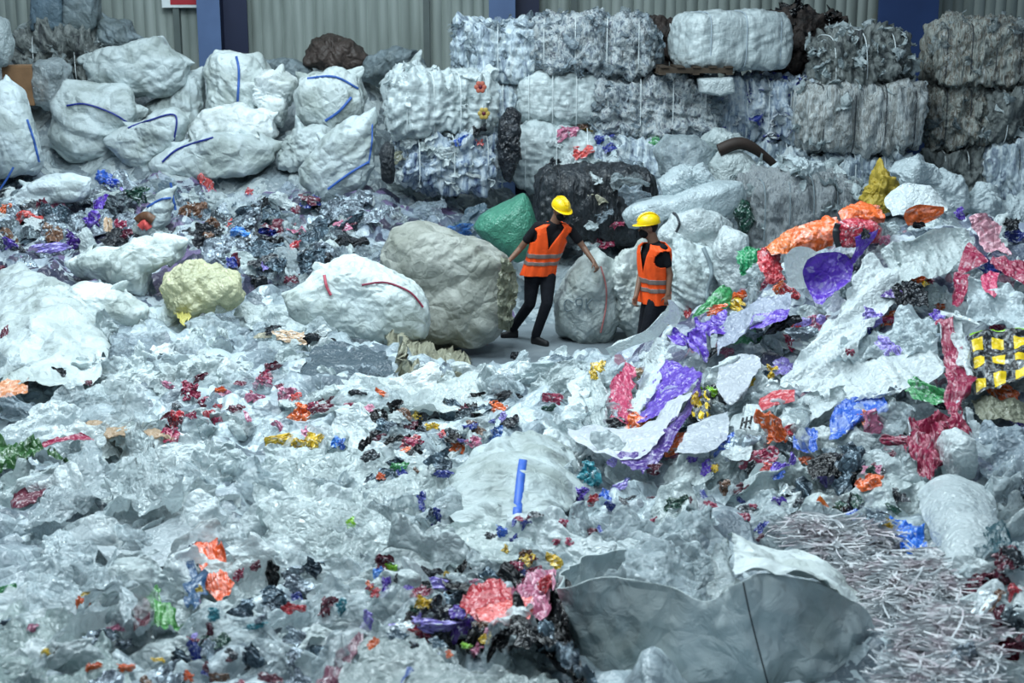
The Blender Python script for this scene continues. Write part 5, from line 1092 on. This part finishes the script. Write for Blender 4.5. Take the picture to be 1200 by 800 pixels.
J2 = dict(pelvis=j2(767, 350, .05), neck=j2(767, 281), head=j2(760, 267, 0), shL=j2(777, 292, -.12), shR=j2(758, 291, .14), elL=j2(785, 322, -.14), haL=j2(783, 345, -.20), elR=j2(751, 322, .10), haR=j2(745, 348, -.05),
   hipL=j2(768, 354, -.05), hipR=j2(762, 354, .12), knL=j2(757, 392, -.06), anL=j2(762, 428, .0), toL=j2(750, 434, -.06), knR=j2(754, 390, .12), anR=j2(745, 424, .2), toR=j2(734, 430, .16),
   pnL=(0, .6, -.3), thL=(-1, -.3, 0), pnR=(.3, -.6, -.3), thR=(-1, 0, 0))
for k in ('toL', 'toR'): J2[k] = (J2[k][0], J2[k][1], .035)
for k in ('anL', 'anR'): J2[k] = (J2[k][0], J2[k][1], .10)
person(J2, (p2[0], p2[1], 0), math.radians(205), math.radians(186), math.radians(-6), 'worker in orange vest and yellow hard hat, facing left, legs behind the printed heap')
# ---------------------------------------------------------------- scattered film, wrappers and scraps
LITTER = []   # (object, base description, category)
CW = dict(white='white', clear='clear', milky='milky', pale='pale grey', grey='grey', bluegrey='blue-grey', silver='silvery', crimson='crimson', red='red', pink='pink', orange='orange', yellow='yellow', lime='lime green', green='green',
   dkgreen='dark green', teal='teal', blue='bright blue', navy='navy', purple='purple', lilac='lilac', black='black', brown='brown', maroon='maroon', beige='beige', tan='tan', cream='cream', charcoal='charcoal', violet='dark violet', palered='pale red', skyblue='sky blue', darkteal='dark teal', olive='olive')
NAMEOF = {'white': 'white_film_piece', 'clear': 'clear_film_piece', 'printed': 'printed_wrapper', 'foil': 'foil_scrap'}
NOUN = {'white': 'film piece', 'clear': 'see-through film piece', 'printed': 'printed wrapper', 'foil': 'shiny foil scrap'}
def put(u, v, w, h, col, mat='printed', kind='wad', nm=None, **k):
    k.setdefault('top', mat in ('printed', 'foil'))
    o = piece(nm or NAMEOF[mat], u, v, w, h, col, mat, kind, **k)
    form = {'wad': 'crumpled', 'sheet': 'creased', 'strip': 'twisted'}[kind]
    LITTER.append((o, f'{form} {CW.get(col, col)} {NOUN[mat]}', 'wrapper' if mat == 'printed' else 'foil scrap' if mat == 'foil' else 'film'))
    return o
NOFILL = [[(540,376),(600,372),(760,372),(742,408),(690,412),(640,404),(600,408),(546,404)], [(580,700),(650,672),(800,670),(860,640),(960,650),(1050,740),(1050,830),(600,830)], [(910,630),(960,625),(1060,650),(1110,700),(1140,760),(1120,800),(1040,800),(1000,680)],
   [(445,285),(600,285),(760,260),(860,260),(860,360),(740,400),(540,400),(450,390)], [(600,200),(780,200),(780,290),(600,290)], [(1090,560),(1165,570),(1160,650),(1110,640)], [(195,310),(290,310),(285,370),(190,370)], [(20,330),(110,360),(120,440),(20,450)], [(345,345),(500,320),(500,395),(350,385)],
   [(540,535),(660,520),(665,600),(545,610)], [(440,365),(540,395),(540,436),(470,440)], [(350,412),(460,410),(464,444),(350,446)]]
def ok(u, v): return not any(inpoly(u, v, p) for p in NOFILL)
def top_of(u):            # upper limit of the litter in the photo
    return np.interp(u, [0, 60, 150, 300, 420, 500, 560, 600, 660, 700, 760, 800, 860, 900, 1000, 1060, 1120, 1200], [212, 206, 214, 212, 226, 236, 262, 420, 420, 420, 402, 392, 322, 296, 262, 256, 256, 256])
def on_litter(u, v):
    d = ray(u, v); d = d/np.linalg.norm(d); h = bpy.context.scene.ray_cast(bpy.context.view_layer.depsgraph, Vector(CAMP), Vector(d))
    return h[0] and (h[4].name.startswith(('white_film_piece', 'clear_film_piece')) or 'heap' in h[4].name or (h[4].name.startswith('film_sheet') and u < 680))
def scatter(n, mat, pal, box, size, kinds=('wad', 'sheet'), seed=1, lift=(.02, .08), poly=None, gamma=1., face=.45, asp=(.5, 1.0), tint=.06):
    r = np.random.default_rng(seed); k = 0; tries = 0
    while k < n and tries < n*30:
        tries += 1
        u = r.uniform(box[0], box[2]); v = box[1]+(box[3]-box[1])*r.uniform(0, 1)**gamma
        if v < top_of(u)+4 or not ok(u, v): continue
        if poly and not inpoly(u, v, poly): continue
        if mat in ('printed', 'foil') and not on_litter(u, v): continue
        q = hit(u, v); s = r.uniform(*size)*ppm(q[1])
        put(u, v, s, s*r.uniform(*asp), pal[int(r.integers(len(pal)))], mat, kinds[int(r.integers(len(kinds)))], nm='plastic_scrap' if mat == 'printed' and s < 34 else None, lift=r.uniform(*lift), face=face, rot=r.uniform(-1.3, 1.3), tint=tint)
        k += 1
PALEW = ['white', 'milky', 'milky', 'pale', 'white']
MIX = ['crimson', 'red', 'navy', 'purple', 'black', 'pink', 'orange', 'maroon', 'charcoal', 'dkgreen', 'lilac', 'brown', 'bluegrey', 'maroon', 'white', 'yellow']
RIGHT = [(690,420),(760,400),(850,340),(900,290),(1000,262),(1210,256),(1210,540),(1080,560),(960,560),(860,560),(690,540)]
MIDL = [(-10,214),(150,220),(300,225),(420,240),(420,300),(320,335),(190,300),(90,300),(-10,320)]
# pale film everywhere in front
scatter(112, 'white', PALEW, (-20, 440, 1210, 810), (.35, .75), seed=3, kinds=('sheet', 'wad', 'sheet'), asp=(.4, .9))
scatter(150, 'clear', ['clear', 'white', 'clear'], (-20, 430, 1210, 810), (.30, .72), seed=4, kinds=('wad', 'sheet'), asp=(.45, .95))
scatter(54, 'white', PALEW, (-20, 360, 700, 460), (.35, .8), seed=5, kinds=('sheet', 'wad'), asp=(.35, .8))
scatter(42, 'clear', ['clear', 'silver'], (-20, 340, 700, 470), (.3, .7), seed=6, asp=(.4, .8))
scatter(30, 'white', ['pale', 'milky', 'grey', 'bluegrey'], (-10, 205, 580, 345), (.45, 1.0), seed=7, asp=(.35, .7))
scatter(34, 'white', ['pale', 'white', 'milky', 'silver'], (-10, 215, 470, 340), (.3, .7), seed=30, poly=MIDL, asp=(.35, .7), lift=(.08, .2))
scatter(34, 'clear', ['clear', 'silver', 'pale'], (260, 205, 600, 330), (.45, .95), seed=8, asp=(.35, .7))
scatter(46, 'white', ['pale', 'milky', 'grey', 'silver', 'white'], (690, 260, 1210, 560), (.2, .45), seed=12, poly=RIGHT, asp=(.4, .8), lift=(.0, .05))
scatter(20, 'clear', ['clear'], (690, 260, 1210, 560), (.2, .4), seed=13, poly=RIGHT, lift=(.0, .05))
scatter(20, 'clear', ['silver', 'clear'], (80, 640, 640, 800), (.12, .28), seed=25, lift=(.10, .2))
scatter(30, 'clear', ['clear', 'white'], (300, 540, 760, 700), (.12, .28), seed=26, lift=(.08, .16))
bpy.context.view_layer.update()
scatter(62, 'foil', ['silver', 'bluegrey', 'charcoal', 'silver', 'grey'], (-10, 215, 470, 340), (.3, .8), seed=9, poly=MIDL, asp=(.4, .8))
scatter(46, 'printed', ['lilac', 'bluegrey', 'silver', 'maroon', 'brown', 'lilac', 'pink', 'charcoal', 'navy'], (-10, 215, 440, 335), (.22, .5), seed=10, poly=MIDL, asp=(.4, .8))
scatter(46, 'printed', ['crimson', 'purple', 'orange', 'pink', 'black', 'navy', 'green', 'yellow', 'charcoal', 'red', 'blue', 'lilac'], (690, 270, 1210, 560), (.14, .34), seed=14, poly=RIGHT, lift=(.01, .05), asp=(.35, .8))
scatter(12, 'foil', ['silver', 'bluegrey', 'silver'], (800, 380, 1210, 620), (.16, .36), seed=15, lift=(.01, .05))
scatter(24, 'printed', MIX, (420, 475, 590, 555), (.06, .2), seed=16, lift=(.01, .05), asp=(.35, .9))
scatter(30, 'printed', MIX, (430, 650, 660, 770), (.04, .15), seed=17, lift=(.01, .05), asp=(.35, .9))
scatter(18, 'printed', MIX, (90, 690, 330, 805), (.04, .13), seed=18, lift=(.01, .05), asp=(.35, .9))
scatter(28, 'printed', MIX, (860, 530, 1060, 620), (.08, .18), seed=19, lift=(.01, .05), asp=(.35, .9))
scatter(20, 'printed', ['maroon', 'charcoal', 'charcoal', 'brown', 'bluegrey', 'white'], (1100, 650, 1210, 800), (.08, .2), seed=20, lift=(.01, .05))
scatter(16, 'foil', ['silver', 'bluegrey', 'silver'], (90, 660, 420, 805), (.08, .2), seed=21, lift=(.01, .05))
scatter(20, 'foil', ['charcoal', 'bluegrey', 'black'], (430, 470, 600, 560), (.12, .26), seed=22, lift=(.01, .05))
scatter(14, 'foil', ['black', 'charcoal', 'bluegrey'], (480, 660, 660, 770), (.10, .22), seed=23, lift=(.01, .05))
scatter(22, 'printed', ['crimson', 'red', 'pink', 'maroon', 'charcoal'], (180, 430, 430, 510), (.10, .22), seed=24, lift=(.01, .05), asp=(.3, .7))
scatter(20, 'printed', ['crimson', 'maroon', 'navy', 'charcoal'], (600, 560, 900, 640), (.05, .12), seed=27, lift=(.01, .05), asp=(.3, .6))
# darker mixed litter below the sacks
# right heap underlay
# confetti of coloured scraps in the front heap
bpy.context.view_layer.update()
shreds()
# pieces with a place of their own
bpy.context.view_layer.update()
PLACED = [
 (222,458,36,26,'crimson','printed','wad'),(238,472,20,16,'crimson','printed','wad'),(258,458,14,12,'orange','printed','wad'),(236,476,14,10,'maroon','printed','wad'),(276,478,22,12,'maroon','printed','strip'),(254,492,14,14,'crimson','printed','wad'),
 (336,462,32,22,'pink','printed','wad'),(352,484,28,26,'orange','printed','wad'),(364,480,24,18,'crimson','printed','wad'),(388,468,34,12,'maroon','printed','strip'),(410,474,16,8,'crimson','printed','strip'),(448,460,20,8,'orange','printed','wad'),(418,460,22,10,'charcoal','foil','wad'),(346,466,16,12,'palered','printed','wad'),(380,478,30,12,'maroon','printed','strip'),
 (328,516,44,16,'yellow','printed','strip'),(352,520,24,14,'yellow','printed','wad'),(366,516,22,22,'yellow','printed','wad'),(396,518,26,18,'skyblue','printed','wad'),(400,520,12,12,'blue','printed','wad'),(468,546,26,12,'green','printed','wad'),(446,558,18,10,'orange','printed','wad'),
 (430,522,20,24,'black','foil','strip'),(440,510,24,16,'charcoal','foil','wad'),(444,516,22,12,'maroon','printed','wad'),(482,518,28,12,'crimson','printed','wad'),(496,506,30,14,'charcoal','printed','wad'),(524,490,40,26,'bluegrey','foil','wad'),(544,486,40,20,'grey','foil','wad'),(520,508,20,12,'palered','printed','wad'),(474,484,16,20,'brown','printed','wad'),(550,500,24,10,'navy','printed','wad'),
 (580,512,20,26,'2a5a9c','printed','strip'),(590,492,12,16,'lilac','printed','wad'),(520,554,24,10,'navy','printed','strip'),(494,586,14,22,'navy','printed','strip'),(508,602,18,20,'bluegrey','foil','wad'),(410,612,20,12,'lime','printed','wad'),(558,462,24,6,'black','foil','strip'),(590,462,20,8,'charcoal','foil','strip'),(320,430,22,14,'maroon','printed','wad'),
 (512,606,16,18,'navy','printed','wad'),(588,622,16,14,'blue','printed','wad'),(576,628,20,10,'charcoal','printed','wad'),(592,644,10,14,'yellow','printed','wad'),(450,656,24,16,'maroon','printed','wad'),(458,664,18,14,'lime','printed','wad'),(452,686,14,26,'purple','printed','strip'),(440,694,18,14,'red','printed','wad'),(444,672,16,18,'skyblue','printed','wad'),
 (512,682,46,18,'lilac','printed','wad'),(496,706,34,18,'yellow','printed','wad'),(490,712,28,12,'dkgreen','printed','wad'),(510,732,60,18,'lilac','printed','wad'),(540,736,30,24,'violet','printed','wad'),(486,740,22,10,'red','printed','wad'),(540,752,36,14,'black','foil','wad'),(546,756,16,8,'lime','printed','wad'),(570,746,18,16,'yellow','printed','wad'),(585,752,24,36,'black','foil','wad'),
 (606,662,24,14,'crimson','printed','wad'),(612,672,18,14,'navy','printed','wad'),(650,656,26,18,'yellow','printed','wad'),(652,634,12,8,'crimson','printed','strip'),(660,612,12,12,'crimson','printed','strip'),(640,682,20,24,'red','printed','wad'),(614,650,16,14,'brown','printed','wad'),
 (318,676,30,24,'black','foil','wad'),(344,712,34,14,'red','printed','strip'),(348,698,18,12,'navy','printed','wad'),(384,708,24,26,'maroon','printed','wad'),(400,712,16,20,'teal','printed','wad'),(300,662,14,14,'maroon','printed','wad'),(4,690,34,12,'green','printed','strip'),(38,734,18,10,'pink','printed','wad'),(54,764,14,12,'yellow','printed','wad'),(110,782,22,14,'orange','printed','wad'),(148,782,24,12,'orange','printed','wad'),(220,792,24,14,'orange','printed','wad'),(256,792,30,12,'brown','printed','wad'),
 (232,752,26,14,'crimson','printed','wad'),(228,762,24,14,'navy','printed','wad'),(212,770,30,20,'bluegrey','foil','wad'),(300,732,30,8,'teal','printed','strip'),(250,720,16,14,'teal','printed','strip'),(234,690,10,10,'yellow','printed','wad'),(280,672,14,18,'crimson','printed','wad'),(184,756,60,26,'silver','clear','wad'),(130,748,70,36,'silver','clear','wad'),(8,728,18,8,'bluegrey','foil','strip'),
 (690,552,28,28,'teal','printed','wad'),(688,540,20,16,'darkteal','printed','wad'),(698,566,16,12,'teal','printed','wad'),(680,578,22,18,'purple','printed','wad'),(694,586,12,18,'red','printed','wad'),(712,582,24,22,'blue','printed','wad'),(726,570,22,10,'lilac','printed','strip'),(716,594,18,10,'navy','printed','wad'),(766,548,26,14,'maroon','printed','wad'),(648,466,32,12,'crimson','printed','strip'),(640,478,26,10,'dkgreen','printed','wad'),(606,464,14,8,'charcoal','foil','wad'),
 (792,588,34,16,'dkgreen','printed','strip'),(812,538,18,8,'purple','printed','wad'),(838,548,12,10,'yellow','printed','wad'),(870,570,34,16,'maroon','printed','wad'),(900,548,20,14,'palered','printed','wad'),(912,556,22,10,'blue','printed','strip'),(848,570,16,16,'brown','printed','wad'),(882,450,14,12,'yellow','printed','wad'),(834,458,16,12,'lime','printed','wad'),(814,470,12,18,'yellow','printed','wad'),
 (768,356,20,24,'yellow','printed','wad'),(784,376,24,16,'yellow','printed','wad'),(790,366,16,16,'orange','printed','wad'),(806,366,18,14,'red','printed','wad'),(700,430,20,16,'yellow','printed','wad'),(696,438,12,14,'yellow','printed','wad'),(742,406,14,18,'palered','printed','wad'),(750,438,14,20,'tan','printed','wad'),(796,376,20,14,'brown','printed','wad'),
 (860,342,30,14,'orange','printed','wad'),(866,348,18,16,'orange','printed','wad'),(840,362,32,10,'orange','printed','strip'),(888,328,22,12,'skyblue','printed','strip'),(874,318,18,12,'lilac','printed','wad'),(912,336,18,8,'orange','printed','wad'),(1108,500,10,10,'crimson','printed','wad'),(1004,560,18,18,'black','foil','wad'),(926,400,12,22,'crimson','printed','wad'),(996,412,12,10,'crimson','printed','wad'),(1044,376,30,14,'b8305c','printed','wad'),(1104,362,20,10,'orange','printed','wad'),(1022,372,26,24,'lilac','printed','wad'),
 (904,366,16,8,'white','white','sheet'),(948,368,26,10,'white','white','sheet'),(916,378,44,16,'charcoal','foil','wad'),(1124,250,14,10,'purple','printed','wad'),(1152,246,22,12,'charcoal','printed','strip'),(1186,262,22,16,'charcoal','foil','wad'),(1076,264,14,10,'charcoal','foil','wad'),(1014,274,16,14,'charcoal','foil','wad'),(1180,652,40,24,'maroon','printed','strip'),(1160,680,44,24,'maroon','foil','wad'),(1190,690,20,20,'red','printed','wad'),(1150,690,26,30,'pale','white','sheet'),(1184,722,40,26,'grey','foil','wad'),(1180,762,50,30,'maroon','foil','wad'),(1130,764,40,30,'silver','foil','wad'),
 (122,208,26,24,'blue','printed','wad'),(130,216,20,12,'1c48c0','printed','wad'),(242,216,24,14,'palered','printed','wad'),(292,224,14,10,'red','printed','wad'),(116,242,22,30,'purple','printed','wad'),(108,262,22,26,'purple','printed','wad'),(126,268,14,30,'tan','printed','strip'),(142,266,22,22,'crimson','printed','wad'),(110,256,16,10,'orange','printed','wad'),(64,240,50,20,'pink','printed','wad'),(34,252,30,14,'palered','printed','wad'),(62,272,30,22,'brown','printed','wad'),(6,246,14,14,'orange','printed','wad'),(12,288,26,12,'purple','printed','wad'),(60,290,40,10,'lilac','printed','strip'),(86,280,20,20,'violet','printed','wad'),
 (160,226,34,16,'dkgreen','printed','wad'),(250,240,46,40,'pale','white','sheet'),(256,276,26,36,'pale','white','sheet'),(282,272,26,16,'skyblue','printed','wad'),(268,264,10,18,'palered','printed','strip'),(272,306,16,14,'navy','printed','wad'),(308,274,44,14,'navy','foil','strip'),(346,286,12,14,'red','printed','wad'),(322,298,34,30,'beige','white','wad'),(342,328,22,14,'maroon','printed','wad'),(366,304,50,30,'bluegrey','foil','wad'),(410,284,40,30,'charcoal','foil','wad'),(300,330,30,24,'charcoal','foil','wad'),(380,250,70,26,'silver','clear','wad'),(430,260,50,24,'silver','clear','wad'),(330,236,34,26,'white','white','wad'),(470,222,40,26,'milky','white','sheet'),(520,240,34,24,'milky','white','sheet'),(490,256,44,18,'silver','clear','wad'),(540,268,40,14,'skyblue','clear','wad'),(526,224,30,16,'grey','white','wad'),
 (320,386,24,10,'charcoal','foil','strip'),(340,394,40,14,'tan','printed','sheet'),(312,392,26,10,'beige','white','sheet'),(372,396,40,16,'charcoal','foil','wad'),(70,436,20,10,'charcoal','foil','strip'),(108,432,22,34,'grey','white','sheet'),(102,448,14,6,'maroon','printed','strip'),(6,392,10,22,'maroon','printed','strip'),(600,424,30,40,'pale','clear','sheet'),(640,430,60,26,'white','white','sheet'),(604,420,14,20,'charcoal','foil','wad'),(30,486,60,40,'silver','clear','sheet'),(660,400,24,12,'white','white','wad'),(600,400,22,14,'white','white','wad'),(570,420,50,14,'milky','white','sheet')]
for (u, v, w, h, c, m, kd) in PLACED:
    put(u, v, w*1.2, h*1.25, c, m, kd, None if w*h > 330 or m != 'printed' else 'plastic_scrap', lift=.012+.0010*min(w, h)*hit(u, v)[1]/10, face=.6, rnd=.2, rot=random.uniform(-.35, .35), tint=.03)
# topside film on the bales and sacks
bpy.context.view_layer.update()
for (u, v, Y, s, c, m) in [(664,156,20.6,.34,'pink','printed'),(650,168,20.5,.34,'white','white'),(690,150,20.6,.30,'yellow','printed'),(684,146,20.7,.22,'brown','printed'),(706,162,20.5,.34,'navy','printed'),(714,172,20.5,.24,'navy','printed'),(680,176,20.2,.36,'palered','printed'),(664,184,20.0,.38,'white','white'),(694,184,19.9,.36,'milky','white'),(650,188,19.8,.30,'charcoal','foil'),(716,190,19.9,.4,'clear','white'),(768,164,20.9,.25,'green','printed'),(740,190,20.4,.5,'silver','clear'),(736,214,19.0,.5,'clear','clear'),(700,208,19.1,.3,'white','white'),(748,236,18.9,.5,'silver','clear'),(700,232,18.8,.28,'cream','white'),(706,250,18.7,.4,'silver','clear'),(690,262,18.7,.3,'pale','white'),(724,262,18.8,.24,'crimson','printed'),
   (706,282,18.0,.3,'crimson','printed'),(690,284,17.6,.4,'pale','white'),(1106,262,10.9,.2,'white','white'),(560,150,20.4,.3,'charcoal','foil'),(540,164,20.6,.24,'blue','printed'),(560,166,20.6,.24,'palered','printed'),(480,164,20.6,.36,'white','white'),(500,170,20.55,.36,'milky','white'),(520,176,20.5,.36,'white','white'),(470,182,20.5,.3,'olive','printed')]:
    o = piece(NAMEOF[m], u, v, 10, 10, c, m, 'wad'); p = cast(u, v); p = P(u, v, Y) if p is None or abs(p[1]-Y) > 2.5 else p; r = random.uniform(-.6, .6); ss = s*.62
    o.matrix_world = Matrix.Translation(p) @ Matrix.Rotation(r, 4, 'Y') @ Matrix.Rotation(.9, 4, 'X') @ Matrix.Diagonal((ss, ss*.7, ss*.7, 1))
    LITTER.append((o, f'crumpled {CW.get(c, c)} {NOUN[m]}', 'wrapper' if m == 'printed' else 'foil scrap' if m == 'foil' else 'film'))
# ---------------------------------------------------------------- labels: by look, then by the nearest thing one can find, then by order
LAND = [(240,340,'the yellow bag'),(70,390,'the large draped white sack'),(520,335,'the grey bulk bag'),(430,355,'the red banded sack'),(405,425,'the slate grey sheet'),(495,405,'the beige crumpled sheet'),(605,570,'the strapped half buried sack'),(850,740,'the open front bulk bag'),(1040,720,'the shredded strips'),(1125,610,'the large white tube'),
 (785,465,'the hanging purple panel'),(970,320,'the heart shaped purple sheet'),(1165,425,'the black and yellow sheet'),(1095,520,'the crimson arch'),(1005,490,'the blue loop'),(990,555,'the crumpled black foil'),(1062,630,'the glossy blue bag'),(247,660,'the orange packet'),(195,718,'the green wrapper'),(565,705,'the bright red wrapper'),(160,545,'the translucent peak'),(170,630,'the wide flat pale sheet'),(85,680,'the peaked clear sheet'),(30,540,'the dark green film'),
 (415,590,'the rippled translucent sheet'),(560,645,'the dark edged pale sheet'),(440,468,'the broad middle sheet'),(180,255,'the ring printed sack'),(125,212,'the blue scrap pile'),(60,225,'the flattened pale sack'),(560,210,'the blue printed bale'),(595,265,'the green bag'),(690,240,'the black wrapped bale'),(665,120,'the smooth white bale'),(955,275,'the orange roll'),(1075,235,'the rounded crest sheet'),(1080,320,'the pale film layers'),(1180,330,'the crimson band'),(745,520,'the swept white curve'),(865,440,'the pointed grey sheet'),
 (700,350,'the dragged round bag'),(765,310,'the right worker'),(630,290,'the left worker'),(420,180,'the blue seamed leaning sack'),(250,185,'the seamed wide sack'),(80,505,'the red film strip'),(150,500,'the tan film strip'),(620,745,'the glossy black film'),(490,785,'the blue film loop'),(400,775,'the maroon and grey strip'),(40,790,'the bottom left corner film'),(600,800,'the bottom grey sheet'),(350,520,'the yellow twisted wrappers'),(690,555,'the teal wrapper cluster'),(910,460,'the striped red label'),(820,510,'the tilted pale square'),(970,605,'the orange red wrapper'),(150,300,'the rumpled grey white sacking'),(740,640,'the puffed clear sheet'),(1010,420,'the broad white sheet'),(330,310,'the green-grey litter patch'),(690,620,'the strapped sack edge'),(300,460,'the small red scraps'),(360,660,'the rippled sheet foot')]
def where(u, v):
    d, x, y, nm = min((math.hypot(u-x, (v-y)*1.4), x, y, nm) for x, y, nm in LAND)
    dx, dy = u-x, v-y
    if d < 14: return 'lying on '+nm
    if abs(dx) > abs(dy)*1.2: return ('right of ' if dx > 0 else 'left of ')+nm
    return ('in front of ' if dy > 0 else 'behind ')+nm
byl = {}
for o, desc, cat in LITTER:
    w = o['_w']; o['category'] = cat
    sz = 'tiny' if w < 180 else 'small' if w < 700 else 'large' if w > 5200 else ''
    lb = (sz+' '+desc+' '+where(o['_u'], o['_v'])).strip()
    byl.setdefault(lb, []).append(o)
    o['group'] = {'wrapper': 'coloured wrappers in the litter', 'foil scrap': 'dark and silvery foil scraps in the litter', 'film': 'loose film pieces over the heap'}[cat]
ORD = ['', 'second ', 'third ', 'fourth ', 'fifth ', 'sixth ']
for lb, os_ in byl.items():
    if len(os_) == 1: os_[0]['label'] = lb; continue
    horiz = max(o['_u'] for o in os_)-min(o['_u'] for o in os_) > max(o['_v'] for o in os_)-min(o['_v'] for o in os_)
    os_.sort(key=lambda o: o['_u'] if horiz else o['_v']); n = len(os_)
    if n > 8:                                # nothing tells so many alike pieces apart
        for o in os_: o['label'] = lb
        continue
    for i, o in enumerate(os_):
        far = i < (n+1)//2; k = i if far else n-1-i
        o['label'] = lb+', '+ORD[min(k, 5)]+(('leftmost' if far else 'rightmost') if horiz else ('topmost' if far else 'lowest'))
for o, _, _ in LITTER:
    for k in ('_u', '_v', '_w'): del o[k]
# ---------------------------------------------------------------- light: cool overhead light, with added front fill and sparkle lamps
def area(nm, loc, tgt, sx, sy, en, col):
    l = bpy.data.lights.new(nm, 'AREA'); l.shape = 'RECTANGLE'; l.size = sx; l.size_y = sy; l.energy = en; l.color = col
    o = bpy.data.objects.new(nm, l); C.objects.link(o); o.location = loc
    o.rotation_euler = (Vector(tgt)-Vector(loc)).to_track_quat('-Z', 'Y').to_euler(); return o
LC = (.80, .94, 1.0)
area('roof_or_fill_light', (-2.8, 13.5, 10.5), (-1.2, 12.0, 0), 7, 3.5, 1050, LC)
area('roof_or_fill_light', (-5.0, 19.0, 9.5), (-4.5, 22.5, 0), 7, 3, 330, LC)
area('roof_or_fill_light', (-1.0, 4.0, 10.0), (0, 7.5, 1), 6, 3, 240, LC)  # fill added above and behind the camera to brighten the front bag
for x, y in ((-5, 8), (-1, 8.5), (3.2, 8), (-5, 13), (-.5, 13), (4.2, 12.5), (-4.5, 18), (1.2, 18)):
    area('sparkle_lamp', (x, y, 9.0), (x*.9, y+.6, 0), .6, .6, 125, LC)  # small lamps added to put sparkle on the film
W = bpy.data.worlds.new('hall_ambience'); bpy.context.scene.world = W; W.use_nodes = True
bg = W.node_tree.nodes['Background']; bg.inputs[0].default_value = (.33, .44, .57, 1); bg.inputs[1].default_value = .30
sc = bpy.context.scene
sc.view_settings.view_transform = 'Standard'; sc.view_settings.look = 'None'; sc.view_settings.gamma = 1; sc.view_settings.exposure = 0.14; sc.view_settings.use_curve_mapping = False
sc.cycles.use_denoising = True; sc.cycles.max_bounces = 6; sc.cycles.diffuse_bounces = 3; sc.cycles.glossy_bounces = 2; sc.cycles.transmission_bounces = 3; sc.cycles.transparent_max_bounces = 10
sc.cycles.caustics_reflective = False; sc.cycles.caustics_refractive = False; sc.cycles.sample_clamp_indirect = 3
